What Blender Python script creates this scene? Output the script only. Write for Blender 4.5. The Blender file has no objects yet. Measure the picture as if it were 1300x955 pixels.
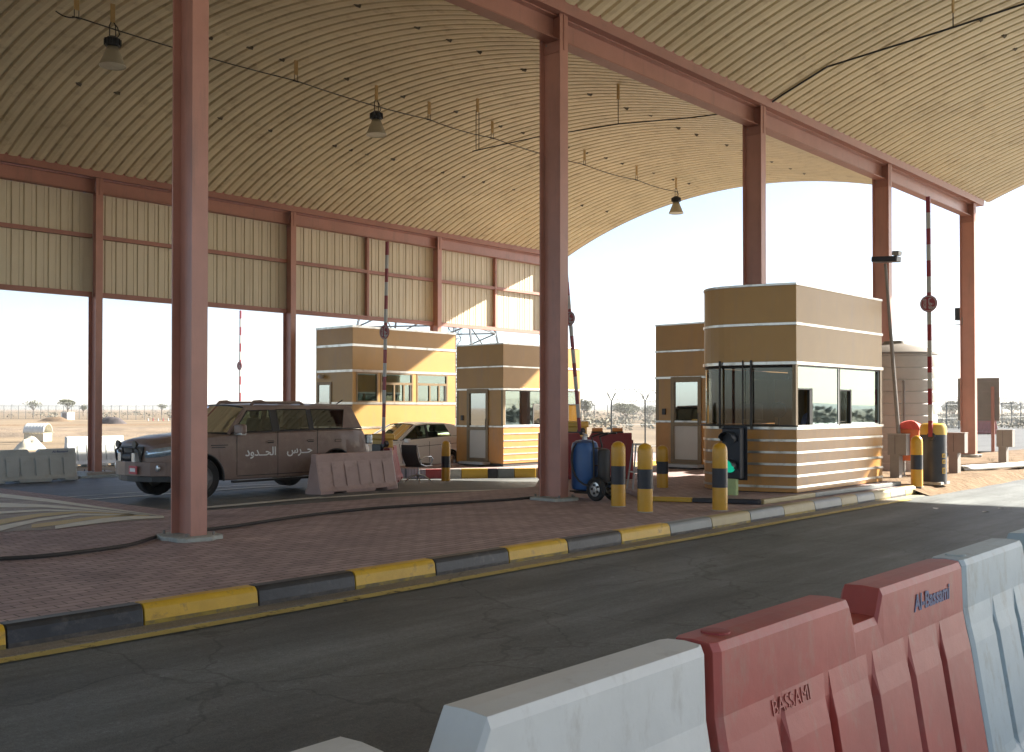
EXPO = 2.3
HAZE = 0.0003
import bpy, bmesh, math, random
from mathutils import Vector, Matrix, noise
random.seed(7)
R = math.radians
scene = bpy.context.scene
col = scene.collection

# ------------------------------------------------------------------ survey
F = 1280.0; AZ = math.atan2(1155, F); PT = 0.0116; CH = 1.6
PY = 518 - F * math.tan(PT)
ca_, sa_ = math.cos(AZ), math.sin(AZ)
def ray(x, y):
    a = (x - 650) / F; b = (PY - y) / F
    fw = math.cos(PT) - b * math.sin(PT); up = math.sin(PT) + b * math.cos(PT)
    return (fw * ca_ + a * sa_, fw * sa_ - a * ca_, up)
def g(x, y, Z=0.0):
    d = ray(x, y); t = (Z - CH) / d[2]; return (d[0] * t, d[1] * t)
def wv(x, y, v):
    d = ray(x, y); t = v / d[1]; return (d[0] * t, CH + d[2] * t)
def wu(x, y, u):
    d = ray(x, y); t = u / d[0]; return (d[1] * t, CH + d[2] * t)

# ------------------------------------------------------------------ materials
MATS = {}
def mat(name, c, rough=0.6, metal=0.0, var=0.12, scale=3.0, bump=0.0, bscale=40.0, dirt=None, emit=None, spec=None, coat=0.0, trans=0.0, streak=0.0):
    if name in MATS: return MATS[name]
    m = bpy.data.materials.new(name); m.use_nodes = True
    nt = m.node_tree; b = nt.nodes['Principled BSDF']
    b.inputs['Roughness'].default_value = rough
    b.inputs['Metallic'].default_value = metal
    if spec is not None: b.inputs['Specular IOR Level'].default_value = spec
    if coat: b.inputs['Coat Weight'].default_value = coat
    if trans: b.inputs['Transmission Weight'].default_value = trans
    tc = nt.nodes.new('ShaderNodeTexCoord')
    n = nt.nodes.new('ShaderNodeTexNoise'); n.inputs['Scale'].default_value = scale; n.inputs['Detail'].default_value = 6
    n.inputs['Roughness'].default_value = 0.65
    nt.links.new(tc.outputs['Object'], n.inputs['Vector'])
    mr = nt.nodes.new('ShaderNodeMapRange'); mr.inputs[1].default_value = 0.3; mr.inputs[2].default_value = 0.7
    mr.inputs[3].default_value = 1 - var; mr.inputs[4].default_value = 1 + var
    nt.links.new(n.outputs['Fac'], mr.inputs[0])
    mx = nt.nodes.new('ShaderNodeVectorMath'); mx.operation = 'SCALE'; mx.inputs[0].default_value = c[:3]
    nt.links.new(mr.outputs[0], mx.inputs['Scale'])
    out = mx.outputs[0]
    if dirt:
        n2 = nt.nodes.new('ShaderNodeTexNoise'); n2.inputs['Scale'].default_value = dirt[2]; n2.inputs['Detail'].default_value = 8
        n2.inputs['Roughness'].default_value = 0.7
        if streak:
            mp = nt.nodes.new('ShaderNodeMapping'); mp.inputs['Scale'].default_value = (1, 1, streak)
            nt.links.new(tc.outputs['Object'], mp.inputs[0]); nt.links.new(mp.outputs[0], n2.inputs['Vector'])
        else: nt.links.new(tc.outputs['Object'], n2.inputs['Vector'])
        r2 = nt.nodes.new('ShaderNodeMapRange'); r2.inputs[1].default_value = dirt[3]; r2.inputs[2].default_value = dirt[3] + 0.16
        r2.inputs[3].default_value = 0; r2.inputs[4].default_value = dirt[1]
        nt.links.new(n2.outputs['Fac'], r2.inputs[0])
        mm = nt.nodes.new('ShaderNodeMix'); mm.data_type = 'RGBA'
        nt.links.new(r2.outputs[0], mm.inputs[0]); nt.links.new(out, mm.inputs[6]); mm.inputs[7].default_value = (*dirt[0], 1)
        out = mm.outputs[2]
    nt.links.new(out, b.inputs['Base Color'])
    if emit:
        b.inputs['Emission Color'].default_value = (*emit[0], 1); b.inputs['Emission Strength'].default_value = emit[1]
    if bump:
        n3 = nt.nodes.new('ShaderNodeTexNoise'); n3.inputs['Scale'].default_value = bscale; n3.inputs['Detail'].default_value = 5
        nt.links.new(tc.outputs['Object'], n3.inputs['Vector'])
        bp = nt.nodes.new('ShaderNodeBump'); bp.inputs['Strength'].default_value = bump; bp.inputs['Distance'].default_value = 0.02
        nt.links.new(n3.outputs['Fac'], bp.inputs['Height']); nt.links.new(bp.outputs[0], b.inputs['Normal'])
    MATS[name] = m
    return m

def glass(name, tint, gl=0.25, rough=0.02, tintg=(.9,.95,.95)):
    m = bpy.data.materials.new(name); m.use_nodes = True; nt = m.node_tree
    nt.nodes.remove(nt.nodes['Principled BSDF']); o = nt.nodes['Material Output']
    t = nt.nodes.new('ShaderNodeBsdfTransparent'); t.inputs[0].default_value = (*tint, 1)
    gg = nt.nodes.new('ShaderNodeBsdfGlossy'); gg.inputs['Roughness'].default_value = rough; gg.inputs[0].default_value = (*tintg, 1)
    fr = nt.nodes.new('ShaderNodeFresnel'); fr.inputs[0].default_value = 1.5
    ad = nt.nodes.new('ShaderNodeMath'); ad.operation = 'ADD'; ad.use_clamp = True; ad.inputs[1].default_value = gl
    nt.links.new(fr.outputs[0], ad.inputs[0])
    mx = nt.nodes.new('ShaderNodeMixShader')
    nt.links.new(ad.outputs[0], mx.inputs[0]); nt.links.new(t.outputs[0], mx.inputs[1]); nt.links.new(gg.outputs[0], mx.inputs[2])
    nt.links.new(mx.outputs[0], o.inputs[0])
    MATS[name] = m
    return m

pink = mat('red_oxide_paint', (.42, .20, .15), .38, var=.12, scale=1.2, dirt=((.24, .14, .11), .55, 4, .54), bump=.05, bscale=12, streak=.12)
pinkd = mat('red_oxide_paint_weathered', (.33, .145, .105), .5, var=.12, scale=1.0, dirt=((.16, .09, .07), .5, 3, .55))
roofm = mat('cream_roof_sheet', (.62, .525, .335), .42, var=.10, scale=.6, dirt=((.38, .29, .16), .7, 2.2, .53))
sidem = mat('cream_wall_sheet', (.62, .55, .40), .5, var=.05, scale=.7, dirt=((.42, .37, .27), .5, 2.4, .54), streak=.1)
clipm = mat('dark_clip', (.075, .06, .035), .8)
tan = mat('booth_tan_panel', (.43, .242, .066), .40, var=.07, scale=1.3, dirt=((.36, .22, .10), .5, 3.5, .52), streak=.14)
tan2 = mat('booth_tan_slat', (.46, .215, .045), .42, var=.10, scale=2.5, dirt=((.34, .19, .08), .55, 4, .52), streak=.2)
chrome = mat('bright_trim', (.58, .555, .50), .28, .85, var=.1, scale=8, dirt=((.22, .18, .13), .75, 4, .5))
frame_brown = mat('bronze_window_frame', (.20, .14, .075), .4, .4)
frame_dark = mat('dark_window_frame', (.03, .025, .02), .5)
silver = mat('silver_metal', (.55, .55, .54), .3, .8, var=.05)
alu = mat('weathered_aluminium', (.42, .42, .40), .45, .5)
galv = mat('galvanised_grey', (.21, .19, .17), .6, .2, var=.12, dirt=((.12, .09, .07), .5, 6, .58))
galvl = mat('galvanised_light', (.33, .325, .30), .5, .3, var=.1)
concrete = mat('concrete', (.36, .345, .31), .9, var=.15, scale=5, bump=.5, bscale=30, dirt=((.18, .16, .13), .6, 7, .54))
padm = mat('pale_mortar', (.38, .39, .35), .95, var=.2, scale=9, bump=1.0, bscale=25, dirt=((.15, .13, .11), .7, 12, .58))
yel = mat('yellow_paint', (.62, .37, .025), .45, var=.14, scale=3, dirt=((.17, .12, .05), .85, 6, .545), bump=.15, bscale=30)
blk = mat('black_paint', (.024, .026, .030), .45, var=.35, scale=4, dirt=((.12, .11, .095), .6, 6, .57), bump=.15, bscale=30)
yeld = mat('grimy_shaded_yellow_paint', (.30, .21, .03), .6, var=.3, scale=6, dirt=((.12, .10, .06), .9, 5, .45), bump=.2, bscale=30)  # grime plus the shade low on the kerb face, both in the colour
blkd = mat('grimy_black_paint', (.06, .055, .05), .7, var=.3, scale=6, dirt=((.13, .11, .09), .9, 5, .48), bump=.2, bscale=30)
yelp = mat('glare_pale_yellow_paint', (.36, .29, .14), .5, var=.08, scale=3, dirt=((.30, .24, .12), .7, 4, .57))  # worn yellow, paled further by glare put into the colour
blkp = mat('glare_pale_grey_paint', (.17, .19, .185), .45, var=.1, scale=3, dirt=((.12, .12, .11), .7, 4, .55))  # worn black turned grey by sky glare put into the colour
byel = mat('bollard_yellow', (.58, .30, .015), .35, var=.06, scale=5, dirt=((.3, .17, .03), .5, 9, .6))
bblk = mat('bollard_black', (.02, .021, .028), .4, var=.2, scale=5)
gyel = mat('gate_yellow', (.55, .33, .03), .4, var=.06)
redw = mat('boom_red', (.24, .02, .03), .45, var=.06)
whw = mat('boom_white', (.42, .42, .40), .5, var=.05, dirt=((.3, .27, .24), .5, 12, .57))
plred = mat('red_barrier_plastic', (.34, .062, .048), .5, var=.16, scale=2, dirt=((.28, .14, .11), .55, 9, .54), streak=.4, bump=.08, bscale=14)
plredt = mat('dark_red_barrier_plastic', (.26, .03, .03), .5, var=.1, scale=2, dirt=((.22, .10, .08), .5, 4, .55))
plwh = mat('white_barrier_plastic', (.56, .575, .555), .5, var=.08, scale=2, dirt=((.34, .32, .28), .5, 9.0, .56), streak=.4, bump=.08, bscale=14)
plbl = mat('pale_blue_barrier_plastic', (.36, .44, .47), .5, var=.08, scale=2, dirt=((.25, .25, .22), .7, 9.0, .54), streak=.4, bump=.08, bscale=14)
plpk = mat('faded_pink_barrier_plastic', (.44, .31, .275), .5, var=.08, scale=2, dirt=((.27, .19, .16), .6, 3.0, .53), bump=.1, bscale=12)
plgr = mat('dusty_grey_barrier_plastic', (.40, .44, .44), .5, var=.08, scale=2, dirt=((.30, .27, .24), .5, 3.0, .55))
ink = mat('blue_ink', (.03, .05, .16), .5)
darkgroove = mat('groove_shadowy_plastic', (.12, .04, .04), .6)
rubber = mat('tyre_rubber', (.02, .019, .018), .85, var=.2, scale=10, dirt=((.08, .065, .05), .5, 8, .5))
suvp = mat('dusty_brown_car_paint', (.205, .137, .108), .42, var=.06, scale=1.5, dirt=((.29, .22, .17), .6, 2.0, .48), coat=.2)
suvd = mat('dark_car_trim', (.02, .019, .018), .45, var=.1)
whitecar = mat('pearl_white_car_paint', (.82, .80, .76), .35, var=.03, coat=.3)
whitetxt = mat('white_vinyl', (.75, .75, .72), .5, var=.03)
seatm = mat('seat_fabric', (.06, .05, .045), .9)
skin = mat('skin', (.22, .12, .075), .6, var=.05)
hairm = mat('hair', (.015, .012, .01), .8)
shirt = mat('lavender_shirt', (.30, .30, .46), .85, var=.08, scale=6)
bluep = mat('blue_tank_paint', (.02, .085, .24), .35, var=.1, dirt=((.05, .07, .1), .5, 6, .55))
orangep = mat('orange_plastic', (.62, .14, .04), .5, var=.08, dirt=((.5, .2, .1), .5, 5, .55))
orangel = mat('orange_lens', (.75, .25, .03), .3)
redp = mat('red_cloth', (.55, .07, .05), .8, var=.15, scale=12)
hose = mat('black_hose', (.03, .025, .022), .6)
cablem = mat('cable_black', (.02, .018, .015), .7)
brackm = mat('ochre_bracket', (.42, .28, .11), .5, .2)
lampblk = mat('lamp_housing', (.015, .018, .025), .4, .3)
lampref = mat('lamp_reflector', (.40, .37, .28), .45, .2, var=.05)
lampglass = mat('lamp_glass', (.45, .43, .33), .25)
tankm = mat('stone_grey_tank', (.40, .37, .33), .55, var=.06, scale=2, dirt=((.28, .25, .22), .5, 3, .55))
tentw = mat('white_canvas', (.62, .62, .56), .7, var=.06)
tarp = mat('cream_tarpaulin', (.55, .50, .38), .85, var=.12, scale=4, bump=.3, bscale=4)
leafm = mat('acacia_leaf', (.14, .15, .095), .8, var=.35, scale=6)
barkm = mat('bark', (.10, .075, .05), .9)
scrubm = mat('desert_scrub', (.21, .20, .15), .9, var=.3, scale=.6)
weedm = mat('weed_green', (.08, .10, .03), .8)
wirem = mat('fence_steel', (.14, .15, .15), .6, .3)
postm = mat('fence_post_paint', (.085, .095, .095), .6, .2)
farsteel = mat('pylon_steel', (.13, .14, .15), .55, .4)
hillm = mat('far_scrub_hills', (.10, .115, .11), 1, var=.25, scale=.01)
whitebox = mat('white_box_paint', (.75, .75, .72), .5)
signback = mat('sign_back_grey', (.20, .185, .165), .6, .3, var=.08, dirt=((.12, .1, .08), .4, 3, .56))
palegreen = mat('pale_green_paint', (.42, .52, .22), .5)
green_on = mat('green_signal_light', (.0, .16, .10), .4, emit=((.0, .62, .36), .13))
dirty_curtain = mat('brown_curtain', (.22, .13, .09), .9)
wood = mat('desk_wood', (.30, .17, .08), .6)
orangevest = mat('orange_cloth', (.75, .15, .05), .8)
pale = mat('booth_door_panel', (.50, .47, .40), .5, var=.03)
plate = mat('red_number_plate', (.5, .06, .07), .5)
lensm = mat('headlight_glass', (.45, .55, .62), .08, .5, var=.25, scale=25)
G_booth = glass('booth_glass', (.35, .46, .43), .22, tintg=(.60,.75,.72))
G_front = glass('booth_front_glass', (.50, .47, .40), .04, tintg=(.75,.75,.7))
G_car = glass('car_glass', (.30, .40, .31), .03)
G_card = glass('car_privacy_glass', (.16, .17, .15), .05)
G_door = glass('door_glass', (.30, .32, .30), .45)

# ground materials ---------------------------------------------------
def asphalt(name, c, var=.2, streak=.3):
    m = bpy.data.materials.new(name); m.use_nodes = True; nt = m.node_tree; b = nt.nodes['Principled BSDF']
    tc = nt.nodes.new('ShaderNodeTexCoord')
    def nz(scale, det, sx=1, sy=1):
        mp = nt.nodes.new('ShaderNodeMapping'); mp.inputs['Scale'].default_value = (sx, sy, 1)
        n = nt.nodes.new('ShaderNodeTexNoise'); n.inputs['Scale'].default_value = scale; n.inputs['Detail'].default_value = det; n.inputs['Roughness'].default_value = .7
        nt.links.new(tc.outputs['Object'], mp.inputs[0]); nt.links.new(mp.outputs[0], n.inputs['Vector']); return n.outputs['Fac']
    def rng(s, a, b_, lo, hi):
        r = nt.nodes.new('ShaderNodeMapRange'); r.inputs[1].default_value = a; r.inputs[2].default_value = b_; r.inputs[3].default_value = lo; r.inputs[4].default_value = hi
        nt.links.new(s, r.inputs[0]); return r.outputs[0]
    def mul(a, b_):
        q = nt.nodes.new('ShaderNodeMath'); q.operation = 'MULTIPLY'; nt.links.new(a, q.inputs[0]); nt.links.new(b_, q.inputs[1]); return q.outputs[0]
    k = mul(rng(nz(.35, 5), .3, .7, 1 - var, 1 + var), rng(nz(1.2, 6, .22, 1.6), .3, .7, 1 - streak, 1 + streak))
    k = mul(k, rng(nz(130, 2), .3, .7, .62, 1.38)); k = mul(k, rng(nz(38, 3), .3, .7, .80, 1.2))
    k = mul(k, rng(nz(9, 8), .62, .72, 1, 1.5))
    k = mul(k, rng(nz(1.0, 4, .05, 1.3), .35, .65, .82, 1.18))      # tyre polished tracks along the lane
    k = mul(k, rng(nz(.8, 9), .64, .70, 1, .72))                    # oil and tar stains
    vo = nt.nodes.new('ShaderNodeTexVoronoi'); vo.feature = 'DISTANCE_TO_EDGE'; vo.inputs['Scale'].default_value = .55
    nd = nt.nodes.new('ShaderNodeTexNoise'); nd.inputs['Scale'].default_value = 2.5; nd.inputs['Detail'].default_value = 6
    va = nt.nodes.new('ShaderNodeVectorMath'); va.operation = 'MULTIPLY_ADD'; va.inputs[1].default_value = (.5, .5, .5)
    nt.links.new(tc.outputs['Object'], nd.inputs['Vector']); nt.links.new(nd.outputs['Color'], va.inputs[0]); nt.links.new(tc.outputs['Object'], va.inputs[2]); nt.links.new(va.outputs[0], vo.inputs['Vector'])
    k = mul(k, rng(vo.outputs['Distance'], .004, .010, .72, 1))
    v = nt.nodes.new('ShaderNodeVectorMath'); v.operation = 'SCALE'; v.inputs[0].default_value = c; nt.links.new(k, v.inputs['Scale'])
    nt.links.new(v.outputs[0], b.inputs['Base Color'])
    b.inputs['Roughness'].default_value = .62; b.inputs['Specular IOR Level'].default_value = .35
    bp = nt.nodes.new('ShaderNodeBump'); bp.inputs['Strength'].default_value = .35; bp.inputs['Distance'].default_value = .01
    nt.links.new(nz(90, 3), bp.inputs['Height']); nt.links.new(bp.outputs[0], b.inputs['Normal'])
    MATS[name] = m; return m
asph = asphalt('asphalt_near', (.125, .137, .136), .22, .36)
asph2 = asphalt('asphalt_lane', (.105, .112, .112), .15, .2)
asphf = asphalt('asphalt_far_dusty', (.08, .08, .074), .1, .15)
gutter = asphalt('dusty_gutter', (.25, .22, .175), .3, .3)

def sandmat(name, c1, c2, sc, bump=.6):
    m = bpy.data.materials.new(name); m.use_nodes = True; nt = m.node_tree; b = nt.nodes['Principled BSDF']
    tc = nt.nodes.new('ShaderNodeTexCoord')
    n = nt.nodes.new('ShaderNodeTexNoise'); n.inputs['Scale'].default_value = sc; n.inputs['Detail'].default_value = 9; n.inputs['Roughness'].default_value = .65
    nt.links.new(tc.outputs['Object'], n.inputs['Vector'])
    r = nt.nodes.new('ShaderNodeValToRGB'); r.color_ramp.elements[0].position = .36; r.color_ramp.elements[1].position = .64
    r.color_ramp.elements[0].color = (*c1, 1); r.color_ramp.elements[1].color = (*c2, 1)
    nt.links.new(n.outputs['Fac'], r.inputs[0]); nt.links.new(r.outputs[0], b.inputs['Base Color']); b.inputs['Roughness'].default_value = .95
    b.inputs['Specular IOR Level'].default_value = .1
    n2 = nt.nodes.new('ShaderNodeTexNoise'); n2.inputs['Scale'].default_value = 7; n2.inputs['Detail'].default_value = 7
    nt.links.new(tc.outputs['Object'], n2.inputs['Vector'])
    bp = nt.nodes.new('ShaderNodeBump'); bp.inputs['Strength'].default_value = bump; bp.inputs['Distance'].default_value = .06
    nt.links.new(n2.outputs['Fac'], bp.inputs['Height']); nt.links.new(bp.outputs[0], b.inputs['Normal'])
    MATS[name] = m; return m
sand = sandmat('verge_sand', (.15, .105, .065), (.235, .165, .105), 2.2, .9)
desert = sandmat('desert_ground', (.145, .11, .072), (.23, .178, .118), .045, .5)
dirt = sandmat('dirt_berm_soil', (.15, .12, .09), (.27, .21, .15), .35, 1.0)

def pavermat():
    m = bpy.data.materials.new('interlocking_pavers'); m.use_nodes = True; nt = m.node_tree; b = nt.nodes['Principled BSDF']
    tc = nt.nodes.new('ShaderNodeTexCoord')
    nw = nt.nodes.new('ShaderNodeTexNoise'); nw.inputs['Scale'].default_value = 1.3; nt.links.new(tc.outputs['Object'], nw.inputs['Vector'])
    mixv = nt.nodes.new('ShaderNodeVectorMath'); mixv.operation = 'MULTIPLY_ADD'; mixv.inputs[1].default_value = (.03, .03, 0)
    nt.links.new(nw.outputs['Color'], mixv.inputs[0]); nt.links.new(tc.outputs['Object'], mixv.inputs[2])
    br = nt.nodes.new('ShaderNodeTexBrick'); br.inputs['Scale'].default_value = 1.0
    br.inputs['Brick Width'].default_value = .24; br.inputs['Row Height'].default_value = .125; br.inputs['Mortar Size'].default_value = .008; br.inputs['Mortar Smooth'].default_value = .4
    br.inputs['Color1'].default_value = (.46, .345, .325, 1); br.inputs['Color2'].default_value = (.35, .262, .25, 1); br.inputs['Mortar'].default_value = (.13, .105, .095, 1)
    nt.links.new(mixv.outputs[0], br.inputs['Vector'])
    n = nt.nodes.new('ShaderNodeTexNoise'); n.inputs['Scale'].default_value = .9; n.inputs['Detail'].default_value = 8; n.inputs['Roughness'].default_value = .7
    nt.links.new(tc.outputs['Object'], n.inputs['Vector'])
    mr = nt.nodes.new('ShaderNodeMapRange'); mr.inputs[1].default_value = .3; mr.inputs[2].default_value = .7; mr.inputs[3].default_value = .72; mr.inputs[4].default_value = 1.2
    nt.links.new(n.outputs['Fac'], mr.inputs[0])
    v = nt.nodes.new('ShaderNodeVectorMath'); v.operation = 'SCALE'; nt.links.new(br.outputs['Color'], v.inputs[0]); nt.links.new(mr.outputs[0], v.inputs['Scale'])
    nt.links.new(v.outputs[0], b.inputs['Base Color']); b.inputs['Roughness'].default_value = .75; b.inputs['Specular IOR Level'].default_value = .3
    bp = nt.nodes.new('ShaderNodeBump'); bp.inputs['Strength'].default_value = .8; bp.inputs['Distance'].default_value = .012; bp.invert = True
    nt.links.new(br.outputs['Fac'], bp.inputs['Height']); nt.links.new(bp.outputs[0], b.inputs['Normal'])
    return m
paver = pavermat()

def meshveil():
    m = bpy.data.materials.new('chain_link_mesh'); m.use_nodes = True; nt = m.node_tree
    b = nt.nodes['Principled BSDF']; b.inputs['Base Color'].default_value = (.16, .17, .17, 1); b.inputs['Roughness'].default_value = .6
    tc = nt.nodes.new('ShaderNodeTexCoord'); sp = nt.nodes.new('ShaderNodeSeparateXYZ'); nt.links.new(tc.outputs['UV'], sp.inputs[0])
    def mth(op, a, b_=None, v=None):
        q = nt.nodes.new('ShaderNodeMath'); q.operation = op; nt.links.new(a, q.inputs[0])
        if b_ is not None: nt.links.new(b_, q.inputs[1])
        if v is not None: q.inputs[1].default_value = v
        return q.outputs[0]
    s1 = mth('ADD', sp.outputs[0], sp.outputs[1]); s2 = mth('SUBTRACT', sp.outputs[0], sp.outputs[1])
    o = None
    for s_ in (s1, s2):
        f = mth('FRACT', mth('MULTIPLY', s_, v=11.0)); l = mth('LESS_THAN', f, v=.075)
        o = l if o is None else mth('MAXIMUM', o, l)
    mx = nt.nodes.new('ShaderNodeMixShader'); t = nt.nodes.new('ShaderNodeBsdfTransparent')
    nt.links.new(o, mx.inputs[0]); nt.links.new(t.outputs[0], mx.inputs[1]); nt.links.new(b.outputs[0], mx.inputs[2])
    nt.links.new(mx.outputs[0], nt.nodes['Material Output'].inputs[0])
    return m
veil = meshveil()

# ------------------------------------------------------------------ builders
class MB:
    def __init__(s): s.v = []; s.f = []; s.m = []; s.mats = []
    def mi(s, m):
        if m not in s.mats: s.mats.append(m)
        return s.mats.index(m)
    def add(s, vs, fs, m):
        k = len(s.v); s.v += [tuple(p) for p in vs]; i = s.mi(m)
        for f in fs: s.f.append(tuple(k + a for a in f)); s.m.append(i)
        return s
    def box(s, x0, x1, y0, y1, z0, z1, m):
        x0, x1 = min(x0, x1), max(x0, x1); y0, y1 = min(y0, y1), max(y0, y1); z0, z1 = min(z0, z1), max(z0, z1)
        return s.add([(x0,y0,z0),(x1,y0,z0),(x1,y1,z0),(x0,y1,z0),(x0,y0,z1),(x1,y0,z1),(x1,y1,z1),(x0,y1,z1)],
              [(0,3,2,1),(4,5,6,7),(0,1,5,4),(1,2,6,5),(2,3,7,6),(3,0,4,7)], m)
    def cbox(s, c, sx, sy, sz, m, rz=0, rx=0, ry=0):
        M = Matrix.Rotation(rz, 3, 'Z') @ Matrix.Rotation(ry, 3, 'Y') @ Matrix.Rotation(rx, 3, 'X')
        vs = [Vector(c) + M @ Vector((a*sx/2, b*sy/2, d*sz/2)) for d in (-1,1) for a, b in ((-1,-1),(1,-1),(1,1),(-1,1))]
        return s.add(vs, [(0,3,2,1),(4,5,6,7),(0,1,5,4),(1,2,6,5),(2,3,7,6),(3,0,4,7)], m)
    def prism(s, pts, z0, z1, m, zf0=None, zf1=None):
        n = len(pts)
        area = sum(pts[i][0]*pts[(i+1)%n][1]-pts[(i+1)%n][0]*pts[i][1] for i in range(n))
        if area < 0: pts = pts[::-1]
        vs = [(p[0],p[1],zf0(*p) if zf0 else z0) for p in pts] + [(p[0],p[1],zf1(*p) if zf1 else z1) for p in pts]
        fs = [tuple(range(n-1,-1,-1)), tuple(range(n,2*n))] + [(i,(i+1)%n,n+(i+1)%n,n+i) for i in range(n)]
        return s.add(vs, fs, m)
    def strip(s, pts, z0, z1, m, closed=True):       # upright skin along plan points (no caps)
        n = len(pts); vs = [(p[0],p[1],z0) for p in pts]+[(p[0],p[1],z1) for p in pts]
        return s.add(vs, [(i,(i+1)%n,n+(i+1)%n,n+i) for i in range(n if closed else n-1)], m)
    def tube(s, pts, r, m, n=8, caps=True):
        pts = [Vector(p) for p in pts]; rings = []; k = len(s.v); i_ = s.mi(m)
        rr = r if isinstance(r, (list, tuple)) else [r]*len(pts)
        prev = None
        for i, p in enumerate(pts):
            d = (pts[min(i+1,len(pts)-1)] - pts[max(i-1,0)])
            d = d.normalized() if d.length > 1e-9 else Vector((0,0,1))
            up = Vector((0,0,1)) if abs(d.z) < .95 else Vector((1,0,0))
            if prev is not None: 
                a = (prev - d*prev.dot(d))
                a = a.normalized() if a.length > 1e-6 else d.cross(up).normalized()
            else: a = d.cross(up).normalized()
            prev = a; b = d.cross(a)
            for j in range(n):
                t = 2*math.pi*j/n; s.v.append(tuple(p + rr[i]*(math.cos(t)*a + math.sin(t)*b)))
        for i in range(len(pts)-1):
            for j in range(n):
                s.f.append((k+i*n+j, k+i*n+(j+1)%n, k+(i+1)*n+(j+1)%n, k+(i+1)*n+j)); s.m.append(i_)
        if caps:
            s.f.append(tuple(k+j for j in range(n-1,-1,-1))); s.m.append(i_)
            e = k+(len(pts)-1)*n; s.f.append(tuple(e+j for j in range(n))); s.m.append(i_)
        return s
    def lathe(s, prof, m, c=(0,0,0), n=24, axis='Z', caps=True):
        vs = []; 
        for r, h in prof:
            for j in range(n):
                t = 2*math.pi*j/n; a, b = r*math.cos(t), r*math.sin(t)
                p = {'Z': (a,b,h), 'X': (h,a,b), 'Y': (b,h,a)}[axis]
                vs.append((c[0]+p[0], c[1]+p[1], c[2]+p[2]))
        fs = [(i*n+j, i*n+(j+1)%n, (i+1)*n+(j+1)%n, (i+1)*n+j) for i in range(len(prof)-1) for j in range(n)]
        if caps:
            fs.append(tuple(range(n-1,-1,-1))); e = (len(prof)-1)*n; fs.append(tuple(e+j for j in range(n)))
        return s.add(vs, fs, m)
    def grid(s, rows, m):                              # rows of equal length point lists
        a = len(rows); b = len(rows[0]); vs = [p for r in rows for p in r]
        fs = [(i*b+j, i*b+j+1, (i+1)*b+j+1, (i+1)*b+j) for i in range(a-1) for j in range(b-1)]
        return s.add(vs, fs, m)
    def build(s, name, parent=None, loc=(0,0,0), rz=0, smooth=False, bevel=0, fix=True, solid=0):
        me = bpy.data.meshes.new(name); me.from_pydata(s.v, [], s.f)
        for m in s.mats: me.materials.append(m)
        me.polygons.foreach_set('material_index', s.m)
        if fix:
            bm = bmesh.new(); bm.from_mesh(me); bmesh.ops.remove_doubles(bm, verts=bm.verts, dist=.00005)
            bmesh.ops.recalc_face_normals(bm, faces=bm.faces); bm.to_mesh(me); bm.free()
        o = bpy.data.objects.new(name, me); col.objects.link(o)
        o.location = loc; o.rotation_euler = (0,0,rz)
        if parent: o.parent = parent
        if smooth:
            for p in me.polygons: p.use_smooth = True
            try: me.set_sharp_from_angle(angle=R(smooth if smooth is not True else 35))
            except Exception: pass
        if solid:
            q = o.modifiers.new('s', 'SOLIDIFY'); q.thickness = solid; q.offset = 0
        if bevel:
            q = o.modifiers.new('b', 'BEVEL'); q.width = bevel; q.segments = 2; q.limit_method = 'ANGLE'; q.angle_limit = R(40); q.harden_normals = False
        return o

def tag(o, label, cat, group=None, kind=None):
    o['label'] = label
    if cat: o['category'] = cat
    if group: o['group'] = group
    if kind: o['kind'] = kind
    return o
def thing(name, label, cat, loc=(0,0,0), rz=0, group=None):
    o = bpy.data.objects.new(name, None); o.empty_display_size = .2; col.objects.link(o)
    o.location = loc; o.rotation_euler = (0,0,rz)
    return tag(o, label, cat, group)
def copy_tree(o, parent=None, **kw):
    c = o.copy(); col.objects.link(c)
    if parent: c.parent = parent
    for ch in list(o.children): copy_tree(ch, c)
    return c
def dup(root, loc, rz, label):
    c = copy_tree(root); c.location = loc; c.rotation_euler = (0,0,rz); c['label'] = label; return c
def struct(o, label=None):
    o['kind'] = 'structure'
    if label: o['label'] = label
    return o
def textobj(name, body, size, m, M, parent=None, ext=.002, bold=0.0, sx=1.0):
    cu = bpy.data.curves.new(name, 'FONT'); cu.body = body; cu.size = size; cu.extrude = ext; cu.align_x = 'CENTER'; cu.align_y = 'CENTER'; cu.offset = bold
    to = bpy.data.objects.new(name+'_t', cu); col.objects.link(to)
    dg = bpy.context.evaluated_depsgraph_get(); dg.update()
    me = bpy.data.meshes.new_from_object(to.evaluated_get(dg)); bpy.data.objects.remove(to)
    me.name = name
    xs = [v.co.x for v in me.vertices]; ys = [v.co.y for v in me.vertices]
    cx, cy = (min(xs)+max(xs))/2, (min(ys)+max(ys))/2
    for v in me.vertices: v.co.x = (v.co.x-cx)*sx; v.co.y -= cy
    me.transform(M); me.materials.clear(); me.materials.append(m)
    o = bpy.data.objects.new(name, me); col.objects.link(o)
    if parent: o.parent = parent
    return o
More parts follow.
